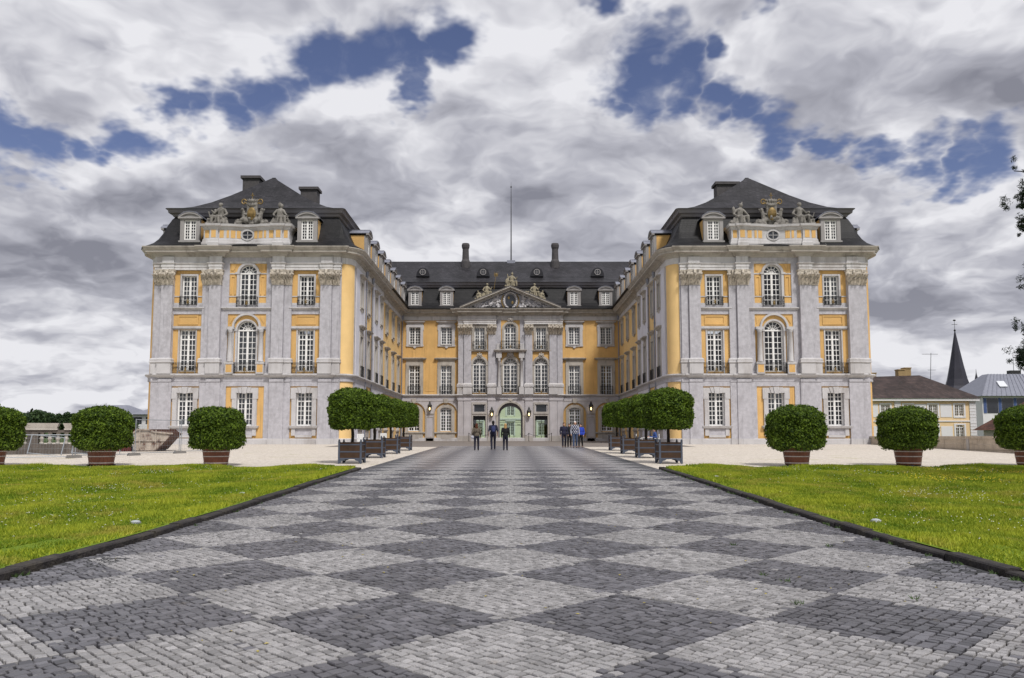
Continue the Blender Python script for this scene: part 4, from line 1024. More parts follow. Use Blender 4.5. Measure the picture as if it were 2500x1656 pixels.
# ---------------------------------------------------------------- wing courtyard sides
WIN_L = [67.3, 70.6, 74.6, 77.6]; WIN_Y = [83.4, 87.9, 92.2]
def wing(F1, F2, s):
    sg = 1 if s < 0 else -1            # u runs with +Y on the left wing, with -Y on the right one
    def hol(ys): return [h for y in ys for h in ((sg * y, 1.1, 2.2, 4.75, .2), (sg * y, 1.15, 6.62, 10.06, 0), (sg * y, 1.1, 12.6, 14.8, 0))]
    u = sorted((sg * (PY + CR), sg * YSTEP)); v = sorted((sg * YSTEP, sg * (MY + .0)))
    b = MB(); wall(b, F1, *u, .2, Z_FR + .1, hol(WIN_L), 0, .3, 0, 1); b.build('wall', ['yellit', 'lavpale'], palace)
    b = MB(); wall(b, F2, *v, .2, Z_FR + .1, hol(WIN_Y), 0, .3, 0, 1); b.build('wall', ['yellit', 'lavpale'], palace)
    # lavender fields round the first, third and fourth axis
    for y0, y1, ys in ((64.9, 69.0, [67.3]), (72.4, 78.9, [74.6, 77.6])):
        op = [h for y in ys for h in ((sg * y, 1.12, 2.18, 4.75, .22), (sg * y, 1.17, 6.6, 10.07, 0), (sg * y, 1.12, 12.58, 14.82, 0))]
        b = MB(); uu = sorted((sg * y0, sg * y1)); wall(b, F1, *uu, .2, Z_FR + .05, op, .07, .07)
        F1.box(b, uu[0] - .001, uu[0] + .05, .2, Z_FR, 0, .069); F1.box(b, uu[1] - .05, uu[1] + .001, .2, Z_FR, 0, .069); b.build('facade_skin', 'lavlit', palace)
        for y in ys: q = MB(); F1.box(q, *sorted((sg * (y - 1.3), sg * (y + 1.3))), 5.3, 5.42, .07, .1); q.build('band', 'greystone', palace)
    for y in WIN_L + WIN_Y:
        F = F1 if y in WIN_L else F2; o = .08 if y != 70.6 else 0; uu = sg * y
        win(F, uu, 2.2, 1.1, 2.55, 6, .2, seg=True, curtain=random.choice((0, 1))); win(F, uu, 6.62, 1.15, 3.44, (6, 2), trans=2.7, curtain=random.choice((1, 1, 2))); win(F, uu, 12.6, 1.1, 2.2, 6, curtain=random.choice((0, 1, 2)))
        surround_hood(F, uu, 6.52, 10.06, .575, .26, hz=10.7); surround_hood(F, uu, 12.6, 14.8, .55, .24, drop=True)
        surround_arch(F, uu, 2.15, 4.75, .55, .2, .25, t=.12)
        q = MB(); F.brk(q, uu - .95, uu + .95, .1, [(0, 1.95), (.08, 2.0), (.1, 2.12), (-.1, 2.16)]); F.box(q, uu - .85, uu + .85, 1.3, 1.951, 0, .1); q.build('sill', 'greystone', palace)
        rail(F, uu, Z_S1 + .02, 1.25, .95, .12, .1, gold=False)
    for y in (68.9, 72.8, 76.7, 80.6, 84.5, 88.4, 92.3): dormer(F1, sg * y, 17.45, .32)
    for y in (69.1, 72.2, 94.7):           # rain pipes
        F = F1 if y < 80 else F2; q = MB(); q.cyl(F.pt(sg * y, .9, .14), F.pt(sg * y, 16.2, .14), .07, .07, 8)
        for z in (3, 5.6, 8.5, 11.5, 14.5): q.cyl(F.pt(sg * y, z, .14), F.pt(sg * y, z + .12, .14), .09, .09, 8)
        q.lathe([(.08, 15.6), (.16, 16.0), (.16, 16.2)], F.pt(sg * y, 0, .16), 8); q.build('rain_pipe', 'zinc', palace)
    # lower outer dormer seen against the sky on the outer side
    Fo = Fr(s * XO, 0, R(-90) if s < 0 else R(90))
    for y in (67.2, 71.5, 75.8): dormer(Fo, (-y if s < 0 else y), 17.45, .32)
M['lavlit'] = mat('lavender_plaster_lit', (.72, .715, .78), .85, .08, .9, 14, .2, .02, dirt=(.45, .43, .47), damt=.35, dscale=.7, streak=.4)  # lavender lightened in its colour to stand for light on the courtyard walls
wing(FLW, FLY, -1); wing(FRW, FRY, 1)

# ---------------------------------------------------------------- main block
M['lavgrey'] = mat('grey_lavender_plaster', (.51, .485, .505), .85, .13, .9, 14, .25, .02, dirt=(.30, .27, .26), damt=.5, dscale=.8, streak=.45, runs=.55)
SB = (-11.74, -7.85, 7.85, 11.74)
h1 = [h for u in SB for h in ((u, 1.4, 12.66, 14.79, 0), (u, 1.36, 6.49, 10.06, 0), (u, 1.36, 2.05, 4.72, .2))]
for u0, u1 in ((-XW, -RH), (RH, XW)):
    b = MB(); wall(b, FM, u0, u1, .2, Z_FR + .1, [h for h in h1 if u0 < h[0] < u1], 0, .3, 0, 1); b.build('wall', ['yel', 'lavpale'], palace)
    # arcaded ground-floor skin
    b = MB(); wall(b, FM, u0, u1, .2, Z_SB + .05, [(h[0], 2.78, .2, 4.15, 1.39) for h in h1 if u0 < h[0] < u1 and h[2] > 12], .14, .14, 0); b.build('facade_skin', ['lavgrey'], palace)
for u in SB:
    win(FM, u, 12.66, 1.4, 2.13, 6, curtain=1); win(FM, u, 6.49, 1.36, 3.57, (6, 2), trans=2.76, curtain=1 if abs(u) < 9 else 2); win(FM, u, 2.05, 1.36, 2.67, (5, 2), .2, trans=1.95, seg=True, curtain=0)
    surround_hood(FM, u, 12.66, 14.79, .7, .33, drop=True, hz=15.25, m='lavpale', fl=-.02); surround_hood(FM, u, 6.5, 10.06, .68, .4, hz=10.72, fl=.14, m='stone')
    surround_arch(FM, u, 1.9, 4.72, .68, .2, .38, m='stone', t=.11, imp=False); rail(FM, u, Z_S1 + .02, 1.5, 1.02, .14, .1, gold=False)
    b = MB(); FM.brk(b, u - 1.3, u + 1.3, .14, [(0, 1.75), (.08, 1.8), (.1, 1.92), (-.1, 1.96)]); FM.box(b, u - 1.1, u + 1.1, .9, 1.751, 0, .12); FM.box(b, u - .6, u + .6, 1.1, 1.6, .12, .15, 1); b.build('sill', ['stone', 'greystone'], palace)
    surround_arch(FM, u, .86, 4.15, 1.39, 1.39, .1, m='greystone', t=.19, imp=False, o0=.13)
    b = MB(); b.hexa([FM.pt(u - .18, 5.45, .27), FM.pt(u + .18, 5.45, .27), FM.pt(u + .18, 5.45, .1), FM.pt(u - .18, 5.45, .1)], [FM.pt(u - .3, 6.0, .27), FM.pt(u + .3, 6.0, .27), FM.pt(u + .3, 6.0, .1), FM.pt(u - .3, 6.0, .1)]); b.build('keystone', 'stone', palace)
    dormer(FM, u, 17.45, .3)
for s in (-1, 1):
    # pier with sunk panel, impost; recessed upper panel between the windows
    b = MB(); u = s * 9.795; FM.box(b, u - .54, u + .54, 4.05, 4.2, .13, .2); FM.box(b, u - .42, u + .42, 1.3, 1.4, .14, .165); FM.box(b, u - .42, u + .42, 3.7, 3.8, .14, .165)
    for k in (-1, 1): FM.box(b, *sorted((u + k * .34, u + k * .42)), 1.4, 3.7, .14, .165)
    b.build('pier', 'stone', palace)
    b = MB(); 
    for k in (-1, 1): FM.box(b, *sorted((u + k * .5, u + k * .55)), 6.9, 15.3, 0, .03)
    FM.box(b, u - .5, u + .5, 15.25, 15.3, 0, .03); FM.box(b, u - .5, u + .5, 6.9, 6.95, 0, .03); b.build('wall_panel', 'yel', palace)
    b = MB(); FM.box(b, *sorted((s * 13.1, s * 6.5)), 5.68, 5.76, .14, .17); b.build('band', 'greystone', palace)

# central projection
U3 = (-3.76, 0, 3.76)
hc = [(u, 1.26, 11.97, 14.69, 0) for u in (-3.76, 3.76)] + [(0, 1.44, 12.0, 14.75, .42)] + [(u, 1.64, 6.69, 10.13, .82) for u in (-3.76, 3.76)] + [(0, 1.76, 6.69, 10.1, .88)]
hg = [(u, 1.52, .2, 3.9, 0) for u in (-3.76, 3.76)] + [(u, 1.26, 4.4, 5.28, 0) for u in (-3.76, 3.76)] + [(0, 2.98, .2, 4.0, 1.49)]
b = MB(); wall(b, FRM, -RH, RH, Z_SC, Z_FR + .1, hc, 0, .3, 0, 1); b.build('wall', ['yel', 'lavpale'], palace)
b = MB(); wall(b, FRM, -RH, RH, .2, Z_SC, hg, 0, .45, 0, 0); b.build('wall', ['lavgrey'], palace)
for s in (-1, 1): b = MB(); b.add([(s * RH, RY, .2), (s * RH, MY, .2), (s * RH, MY, Z_FR), (s * RH, RY, Z_FR)], [(0, 1, 2, 3)]); b.build('wall', 'lav', palace)
# lavender skin of the centre (open over ochre bays)
b = MB(); wall(b, FRM, -RH, RH, Z_S1, Z_FR, [(u, 2.1, Z_S1, 15.05, 0) for u in (-3.76, 3.76)] + [(0, 2.3, Z_S1, 15.6, 0)], .06, .06); b.build('facade_skin', 'lav', palace)
for s in (-1, 1):
    pilaster(FRM, s * 6.04, .62, .16, zb=7.9, o0=.06); pilaster(FRM, s * 5.2, .88, .30, zb=7.9, o0=.06); pilaster(FRM, s * 2.25, .86, .30, zb=7.9, o0=.06)
    for u0, u1, o in ((4.75, 5.66, .16), (1.8, 2.72, .16), (5.7, 6.36, .09)):
        q = MB(); FRM.box(q, *sorted((s * u0, s * u1)), .2, Z_SC - .2, 0, o); FRM.box(q, *sorted((s * (u0 - .03), s * (u1 + .03))), .2, 1.5, 0, o + .08, 1); FRM.box(q, *sorted((s * (u0 - .03), s * (u1 + .03))), 5.75, 5.95, 0, o + .06); q.build('lesene', ['lavgrey', 'greystone'], palace)
    u = s * 3.76
    win(FRM, u, 11.97, 1.26, 2.72, 6, curtain=1); win(FRM, u, 6.69, 1.64, 3.44, 7, .82, curtain=1)
    surround_arch(FRM, u, 6.69, 10.13, .82, .82, .26, m='stone', t=.14)
    q = MB()
    for k in (-1, 1): FRM.box(q, *sorted((u + k * .63, u + k * .93)), 11.97, 14.9, 0, .14)
    FRM.box(q, u - .93, u + .93, 14.69, 15.0, 0, .145); FRM.brk(q, u - 1.06, u + 1.06, .16, [(-.1, 11.7), (.05, 11.74), (.16, 11.84), (.16, 11.93), (-.2, 11.96)]); q.build('window_surround', 'stone', palace)
    cartouche(FRM, u, 11.3, .8, 'stone', .2)
    rail(FRM, u, 11.98, 1.56, .98, .3, .1); rail(FRM, u, Z_S1 + .02, 1.95, 1.0, .12, .14)
    # side entrance: stone frame, glazed door leaves with dark upper panel, overlight
    q = MB()
    for k in (-1, 1): FRM.box(q, *sorted((u + k * .76, u + k * .96)), .2, 5.55, 0, .1)
    FRM.box(q, u - .76, u + .76, 3.9, 4.39, 0, .1); FRM.box(q, u - .76, u + .76, 5.29, 5.55, 0, .1); FRM.brk(q, u - .8, u + .8, .1, [(0, 4.05), (.06, 4.1), (.08, 4.2), (-.1, 4.22)])
    q.build('door_surround', 'greystone', palace)
    d = MB()
    for k in (-1, 1): d.box(*sorted((k * .68, k * .76)), 0, .08, 0, 3.24)
    d.box(-.68, .68, 0, .08, 2.75, 3.24); d.box(-.03, .03, 0, .07, 0, 2.75); d.box(-.68, .68, 0, .08, 0, .1)
    o = d.build('entrance_door', 'darkzinc', palace, FRM.pt(u, .66, -.3))
    p = MB(); p.add([(-.68, .04, .1), (.68, .04, .1), (.68, .04, 2.75), (-.68, .04, 2.75)], [(0, 1, 2, 3)]); p.build('pane', 'greenglass', o)
    o = MB(); pts = [(-.63, 0), (.63, 0), (.63, .66), (.41, .88), (-.41, .88), (-.63, .66)]; o.add([(x, 0, z) for x, z in pts], [tuple(range(6))]); o.build('overlight', 'darkglass', palace, FRM.pt(u, 4.4, -.15))
    # aedicule columns of the central window
    q = MB(); p = FRM.pt(s * 1.36, 0, .32); q.lathe([(.22, 7.36), (.22, 7.46), (.175, 7.52), (.17, 8.6), (.145, 10.55), (.2, 10.6), (.15, 10.66), (.23, 10.85), (.25, 10.92)], (p[0], p[1], 0), 12); q.build('column', 'lavpale', palace, smooth=True)
    q = MB(); FRM.box(q, s * 1.36 - .3, s * 1.36 + .3, Z_S1, 7.36, 0, .58); FRM.box(q, *sorted((s * 1.05, s * 1.72)), 10.92, 11.7, 0, .55); q.build('pedestal', 'lavpale', palace)
    q = MB(); FRM.box(q, *sorted((s * 1.15, s * 1.7)), 12.0, 12.7, .06, .2, 1); FRM.box(q, *sorted((s * 1.2, s * 1.62)), 12.9, 15.3, .06, .09); q.build('wall_panel', ['lav', 'lavpale'], palace)
win(FRM, 0, 12.0, 1.44, 2.75, (5, 1), .42, trans=2.0, seg=True, curtain=1); win(FRM, 0, 6.69, 1.76, 3.41, 7, .88, curtain=1)
surround_arch(FRM, 0, 12.0, 14.75, .72, .42, .28, m='stone', t=.15, imp=False); surround_arch(FRM, 0, 6.69, 10.1, .88, .88, .24, m='stone', t=.14)
cartouche(FRM, 0, 15.7, .9, 'greystone', .2); cartouche(FRM, 0, 11.35, 1.0, 'greystone', .25); cartouche(FRM, 0, 5.75, .7, 'stone', .12)
q = MB(); FRM.brk(q, -1.8, 1.8, .62, [(-.2, 11.6), (.04, 11.66), (.12, 11.78), (.2, 11.82), (.2, 11.94), (-.5, 11.98)]); q.build('balcony_slab', 'greystone', palace)
rail(FRM, 0, 11.98, 2.3, 1.0, .5, .15); rail(FRM, 0, Z_S1 + .02, 2.1, 1.0, .16, .14)
surround_arch(FRM, 0, .86, 4.0, 1.49, 1.49, .22, m='stone', t=.12)
# architrave over the side bays, pediment
q = MB()
AR = [(-.1, Z_AR), (.02, Z_AR), (.02, Z_AR + .2), (.06, Z_AR + .22), (.06, Z_AR + .44), (.14, Z_AR + .5), (.16, Z_FR - .03), (0, Z_FR), (0, Z_CO)]
for s in (-1, 1): q = MB(); FRM.brk(q, *sorted((s * 1.78, s * 5.68)), .32, AR); FRM.brk(q, *sorted((s * 5.6, s * 6.36)), .18, AR); q.build('architrave', 'trim', palace)
for s in (-1, 1): q = MB(); FRM.brk(q, *sorted((s * 1.7, s * 5.75)), .34, [(o, z + .003) for o, z in PROF_C[:-1]]); q.build('cornice', 'stone', palace)
q = MB(); ap = 19.4; zb_ = Z_TOP
q.add([FRM.pt(-5.9, zb_ - .1, .12), FRM.pt(5.9, zb_ - .1, .12), FRM.pt(0, ap - .25, .12)], [(0, 1, 2)]); q.build('tympanum', 'lav', palace)
for s in (-1, 1):
    q = MB(); e1, e2 = (s * 6.15, zb_ - .06), (0, ap)
    for (t0, t1, o0, o1, mi) in ((.12, .30, -.3, 1.0, 0), (0, .13, -.3, .8, 0), (-.16, .01, -.3, .45, 1), (.295, .34, -2.4, 1.05, 2)):
        q.hexa([FRM.pt(e1[0], e1[1] + t0, o1), FRM.pt(0, e2[1] + t0, o1), FRM.pt(0, e2[1] + t0, o0), FRM.pt(e1[0], e1[1] + t0, o0)],
               [FRM.pt(e1[0], e1[1] + t1, o1), FRM.pt(0, e2[1] + t1, o1), FRM.pt(0, e2[1] + t1, o0), FRM.pt(e1[0], e1[1] + t1, o0)], mi)
    q.build('pediment_cornice', ['stone', 'lavpale', 'dgrey'], palace)
# tympanum relief: oval shield in a garlanded frame between foliage and reclining figures
q = MB()
for k in range(24):
    a0, a1 = k * math.pi / 12, (k + 1) * math.pi / 12; q.bar(FRM.pt(.78 * math.cos(a0), 18.0 + .98 * math.sin(a0), .26), FRM.pt(.78 * math.cos(a1), 18.0 + .98 * math.sin(a1), .26), .2, .2)
rel = q.build('shield_frame', 'relief', palace, smooth=True)
q = MB(); q.add([FRM.pt(.58 * math.cos(k * .314), 18.0 + .75 * math.sin(k * .314), .22) for k in range(20)], [tuple(range(20))]); q.build('shield', 'darkglass', rel)
q = MB()
for k in range(22):
    a0, a1 = R(140 + k * 12), R(152 + k * 12); q.bar(FRM.pt(1.05 * math.cos(a0), 17.95 + 1.15 * math.sin(a0), .3), FRM.pt(1.05 * math.cos(a1), 17.95 + 1.15 * math.sin(a1), .3), .13, .13)
for x, z in ((-.2, 18.35), (.25, 17.75)): q.ell(FRM.pt(x, z, .24), (.14, .03, .2))
q.build('chain', 'gold', rel)
q = MB(); rr = random.Random(5)
for s in (-1, 1):
    for k in range(46):
        t = rr.random(); x = 1.25 + t * 3.7; hmax = (6.0 - x) * .42 - .25; z = 16.98 + rr.random() * max(.1, hmax)
        q.ell(FRM.pt(s * x, z, .2), (rr.uniform(.1, .3), .16, rr.uniform(.08, .2)), 8, 6, Matrix.Rotation(rr.uniform(-.9, .9), 3, 'Y'))
    for x, z in ((2.2, 17.85), (3.2, 17.5), (4.1, 17.3)):
        q.ell(FRM.pt(s * x, z, .32), (.13, .13, .15), 8, 6); q.limb(FRM.pt(s * x, z - .12, .28), FRM.pt(s * (x + .45), z - .5, .26), .14, .13, 8); q.limb(FRM.pt(s * (x + .45), z - .5, .26), FRM.pt(s * (x + 1.0), z - .45, .24), .1, .07, 8)
        q.limb(FRM.pt(s * x, z - .2, .3), FRM.pt(s * (x - .45), z - .15, .28), .07, .05, 8)
    for k in range(7): a_ = R(-60 + k * 24); q.ell(FRM.pt(s * (1.35 + .25 * math.cos(a_)), 18.0 + .9 * math.sin(a_), .22), (.18, .14, .22), 8, 6)
o = q.build('relief', 'relief', palace, smooth=True)

# passage behind the entrance: floor, ceiling, side walls, glazed screen, open to the far court
q = MB(); q.add([(-6, RY + .5, .87), (6, RY + .5, .87), (6, BK, .87), (-6, BK, .87)], [(0, 1, 2, 3)]); q.build('passage_floor', 'floorin', palace)
for x_ in (-6.2, 6.): q = MB(); q.box(x_, x_ + .2, RY + .5, BK, .2, 6.2); q.build('passage_wall', 'whitewall', palace)
q = MB(); q.box(-6.2, 6.2, RY + .5, BK, 6.201, 6.35); q.build('passage_ceiling', 'whitewall', palace)
q = MB(); FB = Fr(0, BK, R(180)); wall(q, FB, -XO, XO, .2, Z_CO, [(-3.76, 2.2, .2, 3.9, 0), (3.76, 2.2, .2, 3.9, 0), (0, 3.4, .2, 4.0, 1.7)], 0, .4); q.build('wall', 'yel', palace)
q = MB(); ai = arcpts(1.49, 1.49, 16); ao = arcpts(1.28, 1.2, 16)
for k in range(16):
    p_ = [(ai[k][0], 4 + ai[k][1]), (ai[k + 1][0], 4 + ai[k + 1][1]), (ao[k + 1][0], 3.95 + ao[k + 1][1]), (ao[k][0], 3.95 + ao[k][1])]
    q.hexa([FRM.pt(x, z, -.5) for x, z in p_], [FRM.pt(x, z, -.62) for x, z in p_])
for s in (-1, 1): FRM.box(q, *sorted((s * 1.28, s * 1.49)), .86, 4.0, -.62, -.5)
o = q.build('glazed_portal', 'dgrey', palace)
q = MB()
for x in (-.42, .42): FRM.box(q, x - .02, x + .02, .86, 3.1, -.58, -.55)
for z in (3.1, 2.75): FRM.box(q, -1.28, 1.28, z, z + .04, -.58, -.54)
for x in (-1.1, -.95, .95, 1.1, 0): FRM.box(q, x - .09, x + .09, 2.75, 2.8 + .06, -.59, -.53)
q.build('glazing_bar', 'iron', o)
q = MB(); pts = [(-1.28, .9), (1.28, .9)] + [(x, 3.95 + z) for x, z in ao][::-1]; q.add([FRM.pt(x, z, -.565) for x, z in pts], [tuple(range(len(pts)))]); q.build('pane', 'greenglass', o)

# ================================================================ far court facade seen through the passage
fc = empty('service_building', (0, 150, .8)); tag(fc, 'pale cream service building seen through the central glazed archway', 'building')
Fc = Fr(0, 150, 0); q = MB(); hs = [(u, 1.4, z, z + 2.4, 0) for u in (-9, -6, -3, 0, 3, 6, 9) for z in (1.6, 5.4)]
M['cream'] = mat('pale_cream_plaster', (.80, .78, .60), .85, .05, .6, 8, .05)
wall(q, Fc, -14, 14, .6, 9.5, hs, 0, .25); q.box(-14, 14, 150.3, 160, .6, 9.4); w_o = q.build('wall', 'cream', fc); 
q = MB(); q.hexa([(-14.5, 149.5, 9.5), (14.5, 149.5, 9.5), (14.5, 160.5, 9.5), (-14.5, 160.5, 9.5)], [(-11, 154, 13), (11, 154, 13), (11, 156, 13), (-11, 156, 13)]); q.build('roof', 'slate', fc)
q = MB(); q.box(-14.1, 14.1, 149.85, 150, 4.6, 4.85); q.build('band', 'whitewall', fc)
for o_ in (w_o,): pass
for u, ww, a_, b_, _r in hs:
    o = ob('window', window_mesh(1.4, 2.4, 4), fc, (u, 150.12, a_)); ob('pane', pane_mesh(1.4, 2.4), o)
    q = MB(); Fc.box(q, u - .95, u - .7, a_ - .1, b_ + .3, 0, .06); Fc.box(q, u + .7, u + .95, a_ - .1, b_ + .3, 0, .06); Fc.box(q, u - .95, u + .95, b_ + .3, b_ + .5, 0, .15); q.build('window_surround', 'whitewall', fc)
for ch in fc.children: ch.location.z -= .8; ch.location.y -= 150

# ================================================================ STATUES on the pavilions and the pediment
def stat_fig(b, x, y, z, s, lean=0., face=1, arm=.4, kneel=False, head=True):
    """seated draped figure, ~1.3*s high, turned to +/-x by face"""
    V_ = lambda dx, dy, dz: (x + (dx * face + lean * dz) * s, y + dy * s, z + dz * s)
    b.ell(V_(0, 0, .35), (.26 * s, .24 * s, .2 * s)); b.limb(V_(0, 0, .4), V_(.02, 0, .78), .2 * s, .19 * s, 8); b.ell(V_(.02, 0, .82), (.24 * s, .16 * s, .16 * s))
    b.limb(V_(.03, 0, .9), V_(.05, -.02, 1.02), .07 * s, .065 * s, 8); b.ell(V_(.07, -.03, 1.13), (.1 * s, .11 * s, .13 * s)); b.ell(V_(.04, .03, 1.17), (.11 * s, .1 * s, .1 * s))
    b.limb(V_(.2, -.02, .84), V_(.38, -.12, .6), .08 * s, .065 * s, 8); b.limb(V_(.38, -.12, .6), V_(.5, -.2, .6 + arm * .5), .06 * s, .045 * s, 8)
    b.limb(V_(-.2, -.02, .84), V_(-.36, -.1, .58), .08 * s, .065 * s, 8); b.limb(V_(-.36, -.1, .58), V_(-.2, -.26, .42), .06 * s, .045 * s, 8)
    b.limb(V_(.12, -.08, .34), V_(.42, -.32, .36), .14 * s, .11 * s, 8); b.limb(V_(.42, -.32, .36), V_(.46, -.34, .0), .1 * s, .07 * s, 8)
    b.limb(V_(-.1, -.08, .34), V_(.06, -.38, .34), .14 * s, .11 * s, 8); b.limb(V_(.06, -.38, .34), V_(.0, -.4, .0), .1 * s, .07 * s, 8)
    for k in range(4): b.limb(V_(-.3 + k * .16, -.1 - .05 * k, .3), V_(-.38 + k * .2, -.18 - .04 * k, .0), .09 * s, .11 * s, 7)
rs = random.Random(11)
def heap(b, x, y, z, wx, hz, n, r=(.08, .2)):
    for k in range(n):
        t = rs.uniform(-1, 1); h = (1 - t * t) ** .7 * hz
        b.ell((x + t * wx, y + rs.uniform(-.25, .2), z + rs.random() * h), (rs.uniform(*r), rs.uniform(*r) * .8, rs.uniform(*r)), 8, 6, Matrix.Rotation(rs.uniform(-1, 1), 3, 'Y'))
Z_AT = 18.78
sides = {-1: 'left', 1: 'right'}
for s in (-1, 1):
    cx = s * PC; side = 'left-hand' if s < 0 else 'right-hand'
    for k, nm in ((-1, 'outer' if s < 0 else 'inner'), (1, 'inner' if s < 0 else 'outer')):
        b = MB(); X = k * 2.62
        b.box(X - .85, X + .85, -.45, .4, -.02, .16)
        if (s, k) == (-1, -1): stat_fig(b, X + .35, 0, .12, 1.42, .0, -1, .3); stat_fig(b, X - .25, .1, .08, 1.05, .1, -1, .8); heap(b, X - .4, 0, .1, .45, .5, 14)
        elif (s, k) == (-1, 1): stat_fig(b, X - .15, 0, .12, 1.35, .1, 1, -.2); stat_fig(b, X + .3, .1, .08, 1.0, -.15, 1, .2); heap(b, X + .3, 0, .1, .5, .45, 16); b.ell((X - .1, .1, 1.75), (.16, .14, .26))
        elif (s, k) == (1, -1): stat_fig(b, X - .1, 0, .12, 1.4, .06, 1, -.3); b.ell((X - .5, .1, 1.3), (.14, .12, .34)); b.limb((X + .08, 0, 1.6), (X + .2, 0, 2.0), .14, .03, 8); heap(b, X - .45, 0, .1, .4, .4, 12)
        else: stat_fig(b, X - .4, 0, .12, 1.45, 0, 1, .1); stat_fig(b, X + .35, .05, .1, .9, .05, 1, .9); b.limb((X + .3, 0, .5), (X + .75, 0, .16), .16, .08, 8); heap(b, X + .3, 0, .1, .45, .35, 12)
        o = b.build('statue_group', 'statue', None, (cx, PY - .3, Z_AT)); remesh(o, .035, 1)
        tag(o, f'weathered stone figures on the {nm} end of the {side} pavilion attic', 'statue', 'statue groups on the pavilion attics')
    c = empty('coat_of_arms', (cx + .12, PY + .1, Z_AT)); tag(c, f'carved coat of arms with gilded shield and crown on the {side} pavilion', 'sculpture', 'coats of arms on the pavilions')
    b = MB(); heap(b, 0, 0, 0, 1.35, .75, 60, (.1, .22))
    b.box(-1.35, 1.35, -.3, .35, -.05, .12)
    for k in (-1, 1):
        for j in range(8): a_ = R(200 - j * 40); b.ell((k * (1.0 + .2 * math.cos(a_)), -.1, .3 + .2 * math.sin(a_)), .11, 8, 6)
        b.limb((k * .55, 0, .5), (k * .68, .05, 1.15), .2, .16, 8); b.ell((k * .74, 0, 1.35), (.14, .13, .16)); b.limb((k * .68, 0, 1.05), (k * .45, -.15, .95), .09, .07, 8); b.limb((k * .6, 0, .6), (k * .85, -.2, .3), .15, .12, 8)
        b.limb((k * .75, .1, 1.2), (k * .9, .15, 1.45), .12, .05, 8)
    b.hexa([(-.30, -.1, .45), (.30, -.1, .45), (.30, .2, .45), (-.30, .2, .45)], [(-.42, -.1, 1.7), (.42, -.1, 1.7), (.42, .2, 1.7), (-.42, .2, 1.7)])
    b.ell((0, .05, 1.05), (.48, .2, .72)); b.ell((0, 0, 1.72), (.42, .22, .16)); b.limb((-.3, 0, 1.8), (.3, 0, 1.8), .16, .16, 8)
    remesh(b.build('carving', 'statue', c), .035, 1)
    b = MB(); b.ell((0, -.17, 1.0), (.33, .1, .52), 16, 12)
    for k in range(7): x = -.22 + k * .073; b.bar((x, -.27, .72), (x + .02, -.27, 1.25), .03, .04)
    b.build('shield', 'gold', c, smooth=True)
    b = MB(); 
    for k in range(12): a_ = k * math.pi / 6; b.limb((.34 * math.cos(a_), .05 + .2 * math.sin(a_), 1.92), (.42 * math.cos(a_), .05 + .22 * math.sin(a_), 2.2), .06, .03, 6)
    b.ell((0, .05, 2.05), (.33, .22, .2)); b.build('crown', 'statue', c, smooth=True)
    b = MB(); b.bar((0, 0, 2.22), (0, 0, 2.72), .05, .05); b.bar((-.12, 0, 2.52), (.12, 0, 2.52), .05, .05)
    for k in (-1, 1):
        p = [(k * (.62 + .17 * math.cos(R(a_))), -.05, 2.0 + .19 * math.sin(R(a_))) for a_ in range(-120, 200, 32)]; b.tube(p, .05, 6)
        b.limb((k * .42, -.05, 1.85), (k * .6, -.05, 1.95), .06, .05, 6)
    b.build('crozier', 'gold', c); c.scale = (1.1, 1, 1.06)
# pediment statues
for nm, x0, kind, lab in (('a', -2.75, 0, 'warm stone figures with a gilded trident on the left slope of the pediment'), ('b', 2.75, 1, 'warm stone figures reclining on the right slope of the pediment'), ('c', 0, 2, 'warm stone seated figure with oval shield on the pediment peak')):
    b = MB()
    if kind < 2:
        k = -1 if kind == 0 else 1
        def zz(x): return 19.72 - (abs(x)) * 2.6 / 6.15
        stat_fig(b, x0 + .15 * k, 0, zz(x0) - .05, 1.28, 0, k if kind else -k, .5); stat_fig(b, x0 + .85 * k, 0, zz(x0 + .85 * k) - .1, .9, .3 * k, k, -.2)
        for j in range(26): x = x0 + rs.uniform(-.9, 1.5) * k; b.ell((x, rs.uniform(-.2, .2), zz(x) + rs.uniform(-.05, .35)), (rs.uniform(.1, .25), .16, rs.uniform(.08, .2)), 8, 6, Matrix.Rotation(rs.uniform(-.8, .8), 3, 'Y'))
    else:
        stat_fig(b, .15, 0, 19.75, 1.35, 0, 1, .4); b.ell((-.38, -.25, 20.3), (.25, .1, .4)); heap(b, 0, 0, 19.65, .75, .45, 18); b.limb((-.3, 0, 20.8), (-.35, 0, 21.25), .1, .06, 6); b.limb((.2, .1, 21.2), (.25, .1, 21.6), .1, .03, 6)
    root = ob('statue_group', None, None, (0, RY - .35, 0)); tag(root, lab, 'statue')
    remesh(b.build('carving', 'statuewarm', root), .04, 1)
    if kind == 0:
        q = MB(); q.bar((-2.0, -.2, zz(-2) + .5), (-1.75, -.2, zz(-2) + 2.2), .05, .05)
        for k in (-.2, 0, .2): q.bar((-1.77 + k, -.2, zz(-2) + 2.1), (-1.72 + k * 1.15, -.2, zz(-2) + 2.6), .07, .05)
        q.bar((-2.0, -.2, zz(-2) + 2.1), (-1.52, -.2, zz(-2) + 2.1), .05, .08); q.ell((-1.75, -.2, zz(-2) + 2.3), (.2, .05, .16)); q.build('trident', 'gold', root)

